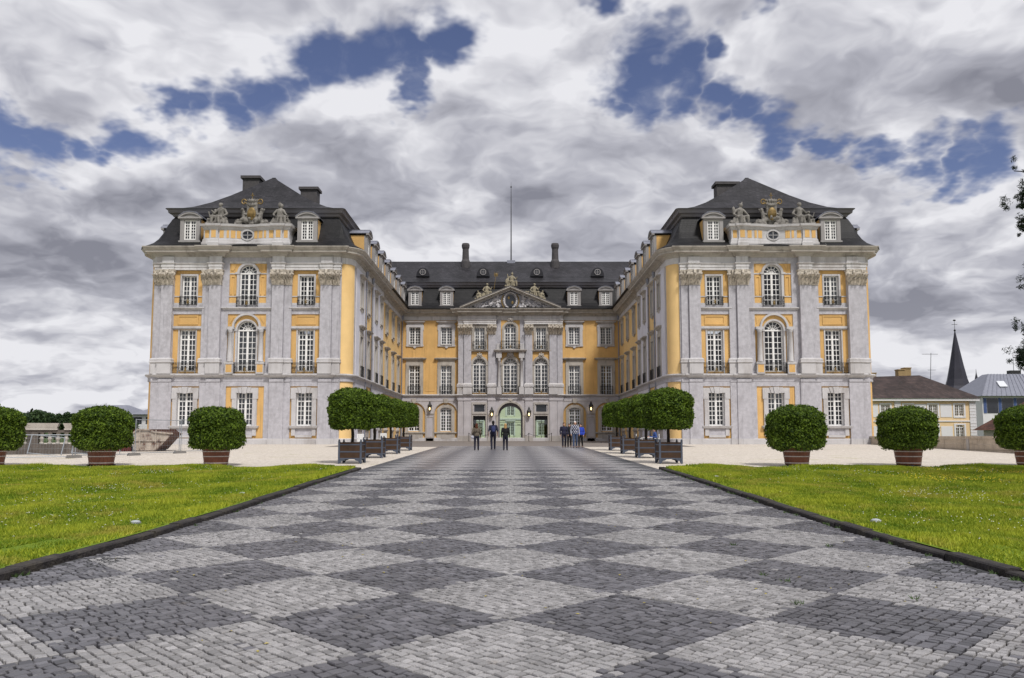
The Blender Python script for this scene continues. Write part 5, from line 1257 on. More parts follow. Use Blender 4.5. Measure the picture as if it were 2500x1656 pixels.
# ================================================================ LANTERNS
def lantern(x, z, Y, lab):
    r = empty('wall_lantern', (x, Y - .32, z)); tag(r, lab, 'lantern', 'lit wall lanterns on the central block')
    b = MB(); b.lathe([(.10, -.28), (.16, -.25), (.17, -.22)], seg=6); b.lathe([(.28, .36), (.3, .4), (.14, .6), (.1, .66), (.12, .72), (.03, .95)], seg=6)
    for k in range(6): a_ = k * math.pi / 3; b.bar((.16 * math.cos(a_), .16 * math.sin(a_), -.23), (.26 * math.cos(a_), .26 * math.sin(a_), .37), .025, .025)
    b.bar((0, .33, .1), (0, .1, -.26), .04, .04); b.bar((0, .33, .6), (0, .05, .62), .04, .04); b.box(-.06, .06, .26, .31, -.3, .7); b.build('frame', 'iron', r)
    b = MB(); b.ell((0, 0, .02), (.085, .085, .17), 10, 8); b.build('lamp', 'lamp', r)
    b = MB(); b.lathe([(.15, -.22), (.25, .36)], seg=6, caps=False); b.build('pane', 'glass', r)
for x, z, Y, lab in ((-2.25, 4.05, RY - .16, 'lit black lantern on the pier left of the central archway'), (2.25, 4.05, RY - .16, 'lit black lantern on the pier right of the central archway'),
                     (-9.795, 4.75, MY - .14, 'lit black lantern between the two left arcade arches'), (9.795, 4.75, MY - .14, 'lit black lantern between the two right arcade arches')):
    lantern(x, z, Y, lab)
for s in (-1, 1):
    r = empty('wall_lantern', (s * (XI - .45), 80.2, 4.6)); tag(r, f'dark lantern on the {sides[s]} courtyard wing above the clipped trees', 'lantern', 'unlit lanterns on the courtyard wings')
    b = MB(); b.lathe([(.14, -.25), (.26, .36), (.3, .4), (.14, .6), (.03, .95)], seg=6); b.bar((0, 0, .7), (s * .5, 0, .7), .05, .05); b.build('frame', 'iron', r)

# chain posts at the entrance
PX = (-4.95, -2.35, 2.2, 4.9)
for i, x in enumerate(PX):
    b = MB(); b.lathe([(.09, 0), (.09, .04), (.035, .06), (.035, .88), (.06, .9), (.05, .97), (.01, 1.0)], seg=8)
    o = b.build('chain_post', 'iron', None, (x, 93.2, zg(93)))
    tag(o, ('low iron chain post far left of the entrance', 'low iron chain post beside the left of the archway', 'low iron chain post beside the right of the archway', 'low iron chain post far right of the entrance')[i], 'post', 'chain posts at the entrance')
for i, (x0, x1) in enumerate(((-4.95, -2.35), (2.2, 4.9), (1.15, 2.2))):
    b = MB(); p = [(x0 + (x1 - x0) * k / 10, 93.2, zg(93) + .9 - .28 * 4 * (k / 10) * (1 - k / 10)) for k in range(11)]; b.tube(p, .025, 5)
    tag(b.build('chain', 'iron'), ('sagging iron chain left of the central archway', 'sagging iron chain before the right side door', 'short iron chain beside the right of the archway')[i], 'chain', 'entrance chains')

# ================================================================ PLANTS: clipped crowns
def leaf_mesh(name, sampler, n, size, m, core=None, up=.35, seed=1, nj=1.0, wr=(.38, .55)):
    r = np.random.default_rng(seed); P_, N_ = sampler(n, r); n = len(P_)
    d = N_ + r.normal(0, nj, (n, 3)); d[:, 2] += up; d /= np.linalg.norm(d, axis=1)[:, None]
    a_ = np.cross(d, r.normal(0, 1, (n, 3))); a_ /= np.linalg.norm(a_, axis=1)[:, None]; c_ = np.cross(d, a_)
    L = size * r.uniform(.7, 1.35, n)[:, None]; W = L * r.uniform(*wr, n)[:, None]
    v = np.empty((n, 4, 3), np.float32); v[:, 0] = P_ - a_ * L; v[:, 1] = P_ - c_ * W + d * W * .25; v[:, 2] = P_ + a_ * L; v[:, 3] = P_ + c_ * W + d * W * .25
    cv, cf = ([], []) if core is None else core
    nv = n * 4 + len(cv); co = np.concatenate([v.reshape(-1, 3), np.array(cv, np.float32).reshape(-1, 3)])
    me = bpy.data.meshes.new(name); me.vertices.add(nv); me.vertices.foreach_set('co', co.ravel())
    idx = list(range(n * 4)); 
    me.loops.add(n * 4 + 4 * len(cf)); ci = np.array([i + n * 4 for f in cf for i in f], np.int32)
    me.loops.foreach_set('vertex_index', np.concatenate([np.arange(n * 4, dtype=np.int32), ci]))
    me.polygons.add(n + len(cf)); me.polygons.foreach_set('loop_start', np.arange(0, (n + len(cf)) * 4, 4, dtype=np.int32)); me.polygons.foreach_set('loop_total', np.full(n + len(cf), 4, np.int32))
    t = np.clip(r.normal(.42, .28, n), 0, 1.1); at = me.attributes.new('tint', 'FLOAT', 'POINT')
    at.data.foreach_set('value', np.concatenate([np.repeat(t, 4), np.full(len(cv), .25)]).astype(np.float32))
    me.materials.append(M[m]); me.update(); me.validate(); return me
def superell(rx, ry, rz, pw, dome=.2, xp=2., ph=0.):
    """points near the surface of a clipped, flat-bottomed rounded crown"""
    def f(n, r):
        d = r.normal(0, 1, (n, 3)); d /= np.linalg.norm(d, axis=1)[:, None]
        rho = (np.abs(d[:, 0]) ** xp + np.abs(d[:, 1]) ** xp) ** (1 / xp); k = (rho ** pw + np.abs(d[:, 2]) ** pw) ** (-1 / pw)
        stray = np.where(r.random(n) < .05, r.uniform(0, .07, n), 0)
        lump = 1 + stray + .045 * np.sin(d[:, 0] * 7 + 1 + ph) * np.sin(d[:, 1] * 6 + ph * 2) + .03 * np.sin(d[:, 2] * 9 + d[:, 0] * 5 + ph * 3) + .012 * np.sin(d[:, 0] * 23 + ph) * np.sin(d[:, 2] * 21)
        s = k * lump * (1 - np.abs(r.normal(0, .075, n)) + r.normal(0, .02, n)); p = d * s[:, None]; rr2 = np.clip(p[:, 0] ** 2 + p[:, 1] ** 2, 0, 1.6)
        p[:, 2] *= np.where(p[:, 2] > 0, 1.10 - dome * rr2, 1.0); p *= np.array([rx, ry, rz]); return p, d
    return f
def core_of(rx, ry, rz, pw, sc=.86, seg=20, rings=12, xp=2., dome=0.):
    vs, fs = [], []
    for j in range(rings + 1):
        ph = math.pi * j / rings
        for i in range(seg):
            t = 2 * math.pi * i / seg; d = (math.sin(ph) * math.cos(t), math.sin(ph) * math.sin(t), math.cos(ph))
            rho = (abs(d[0]) ** xp + abs(d[1]) ** xp) ** (1 / xp); k = (rho ** pw + abs(d[2]) ** pw) ** (-1 / pw) * sc; q_ = 1.10 - dome * min(1.6, (d[0] * k) ** 2 + (d[1] * k) ** 2) if d[2] > 0 and dome else 1.
            vs.append((d[0] * k * rx, d[1] * k * ry, d[2] * k * rz * q_))
    for j in range(rings):
        for i in range(seg): fs.append((j * seg + i, (j + 1) * seg + i, (j + 1) * seg + (i + 1) % seg, j * seg + (i + 1) % seg))
    return vs, fs
def twigs(me_seed, rx, rz):
    b = MB(); r = random.Random(me_seed)
    for k in range(5):
        x, y = r.uniform(-.4, .4) * rx, r.uniform(-.3, .3) * rx; z = rz * .93; h = r.uniform(.12, .28); b.cyl((x, y, z), (x + r.uniform(-.05, .05), y, z + h), .008, .004, 5)
        for j in range(5): c = (x + r.uniform(-.04, .04), y + r.uniform(-.03, .03), z + h * (j + 1) / 5); b.add([(c[0] - .04, c[1], c[2]), (c[0], c[1] - .015, c[2] + .02), (c[0] + .04, c[1], c[2] + .01), (c[0], c[1] + .015, c[2] - .015)], [(0, 1, 2, 3)])
    return b.mesh('twig', 'leaf')
tubcrown = [leaf_mesh('crown', superell(1.08, 1.08, .77, 6.0, .30, 2., k * 1.7), 14000, .052, 'leaf', core_of(1.08, 1.08, .77, 6.0, .86, 28, 18, 2., .30), seed=20 + k) for k in range(3)]
boxcrown = [leaf_mesh('crown', superell(.96, .96, .77, 7.0, .30, 2.4, k * 2.1), 14000, .052, 'leaf', core_of(.96, .96, .77, 7.0, .86, 28, 18, 2.4, .30), seed=30 + k) for k in range(3)]
tw = [twigs(k, 1.0, .76) for k in range(3)]
# barrel tub
def stave():
    b = MB(); n = 4; a0, a1 = -math.pi / 20 + .006, math.pi / 20 - .006
    prof = [(.42, .06), (.455, .3), (.485, .52), (.51, .72)]
    vs = [(r_ * math.cos(a_), r_ * math.sin(a_), z) for r_, z in prof for a_ in (a0, a1)] + [((r_ - .04) * math.cos(a_), (r_ - .04) * math.sin(a_), z) for r_, z in prof for a_ in (a0, a1)]
    fs = [(2 * i, 2 * i + 1, 2 * i + 3, 2 * i + 2) for i in range(3)] + [(6, 7, 15, 14), (0, 8, 9, 1)] + [(2 * i, 2 * i + 2, 8 + 2 * i + 2, 8 + 2 * i) for i in range(3)] + [(2 * i + 1, 9 + 2 * i, 9 + 2 * i + 2, 2 * i + 3) for i in range(3)] + [(8 + 2 * i, 10 + 2 * i, 11 + 2 * i, 9 + 2 * i) for i in range(3)]
    b.add(vs, fs); return b.mesh('stave', 'tubwood')
STAVE = stave()
b = MB(); b.lathe([(.44, .0), (.44, .0)], seg=20, caps=False)
HOOPS = []
for z, r_ in ((.12, .437), (.36, .470), (.545, .494), (.695, .514)):
    b = MB(); b.lathe([(r_ - .01, z - .018), (r_ + .006, z - .018), (r_ + .008, z + .018), (r_ - .01, z + .018)], seg=24, caps=False); HOOPS.append(b.mesh('hoop', 'hoop'))
b = MB(); b.lathe([(.40, .02), (.40, .62), (.47, .66), (0.01, .68)], seg=20); SOIL = b.mesh('soil', 'soil')
b = MB(); b.box(-.38, .38, -.3, -.2, 0, .06); b.box(-.38, .38, .2, .3, 0, .06); RUN = b.mesh('runner', 'darkzinc')
b = MB(); b.limb((0, 0, .6), (.02, .01, 1.2), .07, .05, 8); TRK = b.mesh('trunk', 'bark')
def tub(x, y, k, lab, rz, sc=1.):
    z = zg(y); r = empty('tub', (x, y, z), rz); tag(r, lab, 'tub', 'barrel tubs on the gravel')
    for i in range(20): ob('stave', STAVE, r, (0, 0, 0), i * math.pi / 10)
    for h in HOOPS: ob('hoop', h, r)
    ob('soil', SOIL, r); ob('runner', RUN, r)
    p = empty('clipped_bush', (x, y, z + .66), rz * 1.7); tag(p, lab.replace('barrel tub', 'clipped evergreen bush in the barrel tub'), 'bush', 'clipped bushes in barrel tubs')
    ob('trunk', TRK, p, (0, 0, -.66)); c = ob('crown', tubcrown[k], p, (0, 0, .73)); c.scale = (sc * .95, sc * .95, sc)
    if 'fence' in lab: ob('twig', tw[k], p, (0, 0, .73))
tub(-19.5, 29.4, 0, 'barrel tub cut by the left picture edge', .3); tub(-15.35, 29.4, 1, 'barrel tub nearest the construction fence', 1.1, .98); tub(-11.05, 29.4, 2, 'barrel tub before the left pavilion facade', 2.0, .97)
tub(10.75, 29.4, 1, 'barrel tub before the right pavilion facade', 2.9, 1.02); tub(14.95, 29.4, 2, 'barrel tub before the sandstone wall', .7, .98); tub(19.5, 29.4, 0, 'barrel tub cut by the right picture edge', 4.0)
# square steel-framed boxes with standard trees
def boxmeshes():
    h = .43; b = MB()
    for sx in (-1, 1):
        for sy in (-1, 1):
            x, y = sx * h, sy * h; b.box(x - .035, x + .035, y - .035, y + .035, 0, .86); b.box(x - .045, x + .045, y - .045, y + .045, .86, .88); b.ell((x, y, .92), (.04, .04, .045), 8, 6)
    for z in (.2, .47, .75):
        for s in (-1, 1): b.box(-h + .036, h - .036, s * h - .02, s * h + .02, z - .025, z + .025); b.box(s * h - .02, s * h + .02, -h + .036, h - .036, z - .025, z + .025)
    for s in (-1, 1):      # curved foot brackets
        for k in (-1, 1):
            p = [(k * (h - .03), .02), (k * (h - .03), .18), (k * (h - .26), .18), (k * (h - .2), .13), (k * (h - .09), .1), (k * (h - .06), .02)]
            b.hexa([(x, s * h - .015, z) for x, z in p], [(x, s * h + .015, z) for x, z in p]); b.hexa([(s * h - .015, x, z) for x, z in p], [(s * h + .015, x, z) for x, z in p])
    fr = b.mesh('frame', 'boxsteel'); brd = []
    for z0, z1 in ((.225, .333), (.337, .445), (.495, .608), (.612, .725), (.775, .845)):
        b = MB(); b.box(-h + .037, h - .037, -.012, .012, z0, z1); brd.append(b.mesh('board', 'boxwood'))
    b = MB(); b.box(-h + .03, h - .03, -h + .03, h - .03, .2, .80); so = b.mesh('soil', 'soil')
    b = MB(); pts = [(0, 0, .78), (.015, .01, 1.1), (-.01, .0, 1.45), (.0, .0, 2.0)]
    for p, q in zip(pts[:-1], pts[1:]): b.cyl(p, q, .065, .06, 8)
    for k in range(5): a_ = k * 1.26; b.limb((0, 0, 1.7), (.5 * math.cos(a_), .5 * math.sin(a_), 2.1), .035, .02, 6)
    return fr, brd, so, b.mesh('trunk', 'bark')
BFR, BBR, BSO, BTR = boxmeshes(); order = ('nearest', 'second nearest', 'third nearest', 'farthest')
for s in (-1, 1):
    for i, y in enumerate((31.4, 36.8, 42.1, 47.6)):
        x = s * (6.35 + .05 * i); z = zg(y); lab = f'{order[i]} square steel-framed planter in the row {sides[s]} of the road'
        r = empty('planter_box', (x, y, z)); tag(r, lab, 'planter', 'square planters along the road')
        ob('frame', BFR, r); ob('soil', BSO, r)
        for m_b in BBR:
            for k in range(4): ob('board', m_b, r, (.43 * math.sin(k * math.pi / 2), -.43 * math.cos(k * math.pi / 2), 0), k * math.pi / 2)
        t = empty('standard_tree', (x, y, z + .8), (i * 1.3 + s) * .6); tag(t, f'{order[i]} clipped square-headed tree in the row {sides[s]} of the road', 'tree', 'clipped standard trees')
        ob('trunk', BTR, t, (0, 0, -.8)); c = ob('crown', boxcrown[(i + (s > 0)) % 3], t, (0, 0, 1.36), -(i * 1.3 + s) * .6 + (i % 2) * math.pi / 2); c.scale = ((1.0, .93, .91, .88)[i], (1.0, .90, .92, .88)[i], (1.0, .95, .94, .92)[i])

# ================================================================ small ground things: lawn uplights, drains
for i, (x, y, lab) in enumerate(((5.75, 12.4, 'white lawn uplight nearest the camera on the right lawn'), (5.7, 17.4, 'white lawn uplight halfway along the right lawn edge'), (5.75, 21.9, 'white lawn uplight far along the right lawn edge'), (5.7, 26.0, 'white lawn uplight at the far corner of the right lawn'),
                                 (-5.8, 12.2, 'white lawn uplight nearest the camera on the left lawn'), (-5.8, 17.0, 'white lawn uplight farther along the left lawn edge'))):
    r = empty('uplight', (x, y, zg(y) + .085)); r.scale = (.85, .85, .8); tag(r, lab, 'light', 'lawn uplights')
    b = MB(); b.lathe([(.1, 0), (.105, .02), (.095, .03)], seg=14); b.build('housing', 'zinc', r)
    b = MB(); b.lathe([(.09, .031), (.08, .052), (.055, .068), (.012, .075)], seg=14); b.build('dome', 'uplight', r, smooth=True)
for s, y in ((-1, 9.0), (1, 8.6)):
    r = empty('drain_grate', (s * 4.75, y, zg(y) + .02)); tag(r, f'rusty iron drain grate by the {sides[s]} kerb', 'drain', 'drain grates')
    b = MB(); 
    for k in (-1, 1): b.box(k * .26 - .03, k * .26 + .03, -.3, .3, 0, .012); b.box(-.23, .23, k * .27 - .03, k * .27 + .03, 0, .012)
    b.build('rim', 'iron', r)
    for k in range(9): q = MB(); q.box(-.22 + k * .052, -.22 + k * .052 + .025, -.235, .235, 0, .011); q.build('bar', 'iron', r)

# ================================================================ PEOPLE
M['skin'] = mat('skin', (.50, .29, .20), .6, .06, 8, 30, 0)
def cloth(name, c, var=.15): return mat(name, c, .85, var, 8, 40, .3, .004)
def person(x, y, h, rz, lab, jacket, trousers, hair, gait=.12, arms=(.1, .1), extra=None, sit=False, long_hair=False, sleeves=True, wide=1.):
    s = h / 1.75; z = zg(y)
    r = empty('person', (x, y, z), rz); tag(r, lab, 'person', 'visitors')
    V_ = lambda a_, b_, c_: (a_ * s * wide, b_ * s, c_ * s)
    hipz, g = .92, gait
    hip = [(-.09, 0, hipz), (.09, 0, hipz)]
    if sit: knee = [(-.11, -.42, .50), (.11, -.42, .50)]; ank = [(-.11, -.44, .1), (.12, -.36, .1)]; hip = [(-.09, 0, .52), (.09, 0, .52)]; dz = -.40
    else: knee = [(-.10, -g * .6 - .02, .50), (.10, g * .3 - .02, .50)]; ank = [(-.10, -g, .09), (.10, g * 1.3, .11)]; dz = 0
    sh = [(-.19, .01, 1.43 + dz), (.19, .01, 1.43 + dz)]; el = [(-.25, .03 + arms[0] * .3, 1.15 + dz), (.25, .03 + arms[1] * .3, 1.15 + dz)]; wr = [(-.25, -.06 - arms[0], .92 + dz), (.25, -.06 - arms[1], .92 + dz)]
    if sit: wr = [(-.16, -.35, .78), (.16, -.35, .78)]
    b = MB()   # body
    b.ell(V_(0, 0, 1.64 + dz), (.078 * s, .098 * s, .118 * s)); b.ell(V_(0, -.03, 1.58 + dz), (.058 * s, .07 * s, .07 * s)); b.ell(V_(0, -.108, 1.615 + dz), (.016 * s, .022 * s, .03 * s), 8, 6)
    b.limb(V_(-.02, -.093, 1.572 + dz), V_(.02, -.093, 1.572 + dz), .010 * s, .010 * s, 6)
    for k in (-1, 1): b.ell(V_(k * .08, .005, 1.63 + dz), (.012 * s, .022 * s, .035 * s), 8, 6); b.ell(V_(k * .032, -.088, 1.655 + dz), .013 * s, 8, 6)
    b.limb(V_(0, .01, 1.42 + dz), V_(0, 0, 1.55 + dz), .062 * s, .054 * s)
    b.ell(V_(0, 0, 1.25 + dz), (.16 * s, .105 * s, .24 * s)); b.ell(V_(0, 0, .98 + dz), (.155 * s, .11 * s, .14 * s))
    for k in (0, 1):
        q = -1 if k == 0 else 1
        b.limb(V_(*hip[k]), V_(*knee[k]), .078 * s, .052 * s); b.limb(V_(*knee[k]), V_(*ank[k]), .05 * s, .036 * s); b.limb(V_(*ank[k]), V_(ank[k][0] + q * .02, ank[k][1] - .15, .04), .036 * s, .03 * s)
        b.limb(V_(*sh[k]), V_(*el[k]), .052 * s, .04 * s); b.limb(V_(*el[k]), V_(*wr[k]), .038 * s, .027 * s)
        w0 = Vector(wr[k]); dn = (w0 - Vector(el[k])).normalized(); pm = w0 + dn * .09; b.limb(V_(*w0), V_(*pm), .028 * s, .034 * s, 8)
        for f in range(4):
            b0 = pm + Vector((0, -.028 + f * .019, 0)); m1 = b0 + dn * (.045 - .006 * abs(f - 1.5)) + Vector((-q * .008, 0, 0)); m2 = m1 + dn * .03 + Vector((-q * .022, 0, 0)); b.limb(V_(*b0), V_(*m1), .0085 * s, .008 * s, 6); b.limb(V_(*m1), V_(*m2), .008 * s, .007 * s, 6)
        t0 = w0 + dn * .035 + Vector((0, -.03, 0)); b.limb(V_(*t0), V_(*(t0 + dn * .045 + Vector((0, -.03, 0)))), .010 * s, .008 * s, 6)
    remesh(b.build('body', 'skin', r), .009, 2)
    b = MB()   # jacket / top
    b.ell(V_(0, 0, 1.28 + dz), (.195 * s * wide, .135 * s, .24 * s)); b.limb(V_(-.15, .01, 1.42 + dz), V_(.15, .01, 1.42 + dz), .075 * s, .075 * s); b.ell(V_(0, .0, 1.02 + dz), (.19 * s * wide, .14 * s, .2 * s)); b.limb(V_(0, .01, 1.44 + dz), V_(0, 0, 1.49 + dz), .075 * s, .066 * s)
    for k in (0, 1):
        b.limb(V_(*sh[k]), V_(*el[k]), .072 * s, .058 * s)
        if sleeves: b.limb(V_(*el[k]), V_(*wr[k]), .056 * s, .042 * s)
    remesh(b.build('jacket', jacket, r), .014, 3)
    b = MB()
    b.ell(V_(0, 0, (.94 if not sit else .56)), (.17 * s * wide, .13 * s, .13 * s))
    for k in (0, 1): b.limb(V_(*hip[k]), V_(*knee[k]), .098 * s, .072 * s); b.limb(V_(*knee[k]), V_(*ank[k]), .07 * s, .058 * s)
    remesh(b.build('trousers', trousers, r), .014, 3)
    b = MB()
    for k in (0, 1): q = -1 if k == 0 else 1; b.limb(V_(ank[k][0], ank[k][1] + .03, .045), V_(ank[k][0] + q * .02, ank[k][1] - .15, .04), .045 * s, .04 * s)
    b.build('shoe', 'shoe', r, smooth=True)
    b = MB(); b.ell(V_(0, .018, 1.675 + dz), (.09 * s, .105 * s, .105 * s)); b.ell(V_(0, .05, 1.60 + dz), (.078 * s, .062 * s, .10 * s))
    if long_hair: b.ell(V_(0, .05, 1.52 + dz), (.095 * s, .065 * s, .15 * s)); b.ell(V_(-.05, .03, 1.50 + dz), (.05 * s, .06 * s, .12 * s)); b.ell(V_(.05, .03, 1.50 + dz), (.05 * s, .06 * s, .12 * s))
    remesh(b.build('hair', hair, r), .012, 2)
    if extra: extra(r, s)
    return r
M['shoe'] = mat('dark_shoe', (.03, .028, .026), .6, .2, 8, 30, 0)
olive = cloth('olive_jacket', (.12, .10, .075)); navy = cloth('navy_cloth', (.022, .022, .045)); black = cloth('black_cloth', (.012, .012, .014)); dblue = cloth('dark_navy_trousers', (.015, .016, .03)); jeans = cloth('blue_jeans', (.05, .075, .14)); royal = cloth('royal_blue_cardigan', (.025, .06, .42)); bluesh = cloth('blue_shirt', (.04, .08, .25))
hbrown = cloth('brown_hair', (.06, .03, .02)); hblond = cloth('blond_hair', (.42, .25, .10)); hblack = cloth('black_hair', (.012, .010, .010)); hwhite = cloth('white_hair', (.62, .60, .58)); hauburn = cloth('auburn_hair', (.09, .03, .015)); bagw = cloth('white_grey_bag', (.5, .5, .55)); packb = cloth('navy_backpack', (.035, .045, .12))
def argyle():
    m, t, b = pmat('argyle_sweater'); tcn = t.new('ShaderNodeTexCoord').outputs['Object']; s = t.new('ShaderNodeSeparateXYZ'); t.l.new(tcn, s.inputs[0])
    a_ = t.math('ADD', t.math('MULTIPLY', s.outputs[0], 7), t.math('MULTIPLY', s.outputs[2], 4.6)); c_ = t.math('SUBTRACT', t.math('MULTIPLY', s.outputs[0], 7), t.math('MULTIPLY', s.outputs[2], 4.6))
    p = t.math('MULTIPLY', t.math('GREATER_THAN', t.math('FRACT', a_), .5), t.math('GREATER_THAN', t.math('FRACT', c_), .5)); body = t.math('LESS_THAN', t.math('ABSOLUTE', s.outputs[0]), .19)
    c = t.mix(t.math('MULTIPLY', p, body), (.05, .055, .09), (.62, .62, .68)); c = t.mix(body, (.30, .31, .36), c); t.l.new(c, b.inputs['Base Color']); b.inputs['Roughness'].default_value = .9; return m
arg = argyle()
def handbag(r, s):
    b = MB(); b.ell((.24 * s, -.02, .88 * s), (.14 * s, .08 * s, .12 * s)); b.build('handbag', bagw, r, smooth=True); b = MB(); b.tube([(.26 * s, -.06, .95 * s), (.05 * s, -.15 * s, 1.25 * s), (-.13 * s, 0, 1.5 * s), (.0, .16 * s, 1.25 * s), (.24 * s, .05, .95 * s)], .012, 5); b.build('strap', 'shoe', r)
def backpack(r, s):
    b = MB(); b.ell((0, .2 * s, 1.24 * s), (.14 * s, .1 * s, .2 * s)); b.ell((0, .25 * s, 1.14 * s), (.1 * s, .07 * s, .09 * s)); b.build('backpack', packb, r, smooth=True)
    b = MB(); 
    for k in (-1, 1): b.tube([(k * .09 * s, .14 * s, 1.38 * s), (k * .12 * s, .02 * s, 1.505 * s), (k * .13 * s, -.13 * s, 1.35 * s), (k * .13 * s, -.02, 1.1 * s)], .02, 5)
    b.build('strap', packb, r)
def scarf(r, s): b = MB(); b.lathe([(.09 * s, 1.42 * s), (.11 * s, 1.46 * s), (.085 * s, 1.52 * s)], seg=12, caps=False); b.build('scarf', bluesh, r, smooth=True)
person(-2.05, 47.4, 1.62, R(180), 'walker in an olive jacket with a pale shoulder bag, back turned', olive, dblue, hauburn, .10, (.05, .12), handbag, long_hair=True, wide=1.06)
person(-1.08, 49.0, 1.80, R(186), 'tall walker in navy with a blue backpack, back turned', navy, dblue, hblack, .16, (.04, .04), backpack, sleeves=False, wide=1.05)
person(-.30, 47.4, 1.62, R(178), 'blond walker in a black coat and blue scarf, back turned', black, dblue, hblond, .08, (.1, .1), scarf, long_hair=True)
person(3.68, 53.6, 1.70, R(8), 'visitor in a dark navy jacket at the left of the group of four', navy, dblue, hbrown, .08, (-.02, .05), wide=1.06)
person(4.08, 54.0, 1.63, R(-5), 'dark-haired visitor in black standing behind the patterned sweater', black, black, hblack, .12, (.1, .1), long_hair=True)
person(4.38, 52.9, 1.79, R(3), 'white-haired visitor in a diamond-patterned sweater and blue jeans', arg, jeans, hwhite, .12, (.04, .0), wide=1.08)
person(4.84, 53.8, 1.62, R(-14), 'visitor in a royal blue cardigan at the right of the group of four', royal, black, hblack, .16, (.05, .15), long_hair=True)
person(9.55, 51.6, 1.72, R(-95), 'visitor in a blue shirt seated behind the right-hand planters', bluesh, dblue, hblack, .1, (.2, .2), sit=True)
# white garden chairs and table
def chair(x, y, rz, lab):
    r = empty('garden_chair', (x, y, zg(y)), rz); tag(r, lab, 'chair', 'white garden chairs')
    for k in range(5): b = MB(); b.box(-.22, .22, -.21 + k * .086, -.21 + k * .086 + .07, .44, .462); b.build('seat_slat', 'chairw', r)
    for k in range(5): b = MB(); b.box(-.2 + k * .084, -.2 + k * .084 + .065, .2, .225, .50, .92); b.build('back_slat', 'chairw', r)
    for sx in (-1, 1):
        b = MB(); b.bar((sx * .21, -.2, 0), (sx * .21, -.19, .44), .035, .035); b.build('leg', 'chairw', r); b = MB(); b.bar((sx * .21, .24, 0), (sx * .21, .205, .95), .035, .035); b.build('leg', 'chairw', r)
        b = MB(); b.bar((sx * .235, -.2, .66), (sx * .235, .21, .66), .05, .03); b.bar((sx * .235, -.18, .44), (sx * .235, -.18, .66), .03, .03); b.build('armrest', 'chairw', r)
    b = MB(); b.bar((-.2, .212, .5), (.2, .212, .5), .03, .05); b.bar((-.2, .212, .93), (.2, .212, .93), .03, .05); b.build('back_rail', 'chairw', r)
chair(9.6, 51.6, R(-95), 'white garden chair under the seated visitor in blue'); chair(8.5, 51.4, R(80), 'empty white garden chair facing the seated visitor'); chair(-9.95, 52, R(20), 'white garden chair behind the nearest left planters'); chair(-9.3, 57, R(-160), 'white garden chair behind the farther left planters')
r = empty('garden_table', (9.0, 51.5, zg(51.5))); tag(r, 'round white garden table beside the seated visitor', 'table')
b = MB(); b.lathe([(.36, .70), (.38, .71), (.38, .735), (.36, .74)], seg=20); b.build('table_top', 'chairw', r); b = MB(); b.lathe([(.2, 0), (.18, .03), (.03, .06), (.03, .70)], seg=10); b.build('stem', 'chairw', r)

# ================================================================ LEFT BACKGROUND
FA, FBp = Vector((-25.5, 42.5)), Vector((-36.0, 52.0))
# terrace balustrade
bl = empty('balustrade', (-34, 50, zg(50))); tag(bl, 'weathered stone terrace balustrade beyond the construction fence', 'balustrade')
p0, p1 = Vector((-37.5, 36.2)), Vector((-22.2, 42.4)); dv = (p1 - p0).normalized(); L = (p1 - p0).length; ang = math.atan2(dv.y, dv.x)
bl.location = (p0.x, p0.y, .42); bl.rotation_euler = (0, 0, ang)
b = MB(); b.box(0, L, -.25, .25, -.6, .62); b.build('base_wall', 'balu', bl); b = MB(); b.box(0, L, -.22, .22, 1.22, 1.36); b.build('coping', 'balu', bl)
b = MB(); b.lathe([(.11, .62), (.11, .7), (.06, .74), (.12, .9), (.05, 1.08), (.1, 1.13), (.1, 1.22)], seg=8); BAL = b.mesh('baluster', 'stone')
k = 0.4
while k < L - .2:
    if int(k / .38) % 9 == 8: b = MB(); b.box(k - .25, k + .25, -.24, .24, .62, 1.221); b.build('pier', 'balu', bl)
    else: ob('baluster', BAL, bl, (k, 0, 0))
    k += .38
for i, (x, wd, lab) in enumerate(((13.5, 1.9, 'long pale stone slab stored on the balustrade'), (15.5, 1.5, 'second pale stone slab on the balustrade'))):
    q = p0 + dv * x; zs_ = .42 + 1.361; b = MB(); b.box(-wd / 2, wd / 2, -.3, .3, 0, .08); b.hexa([(-wd / 2 + .05, -.25, .081), (wd / 2 - .05, -.25, .081), (wd / 2 - .05, .25, .081), (-wd / 2 + .05, .25, .081)], [(-wd / 2 - .06, -.32, .36), (wd / 2 + .06, -.32, .36), (wd / 2 + .06, .32, .36), (-wd / 2 - .06, .32, .36)])
    tag(b.build('stone_slab', 'stone', None, (q.x, q.y, zs_), ang), lab, 'slab', 'stone slabs on the balustrade')
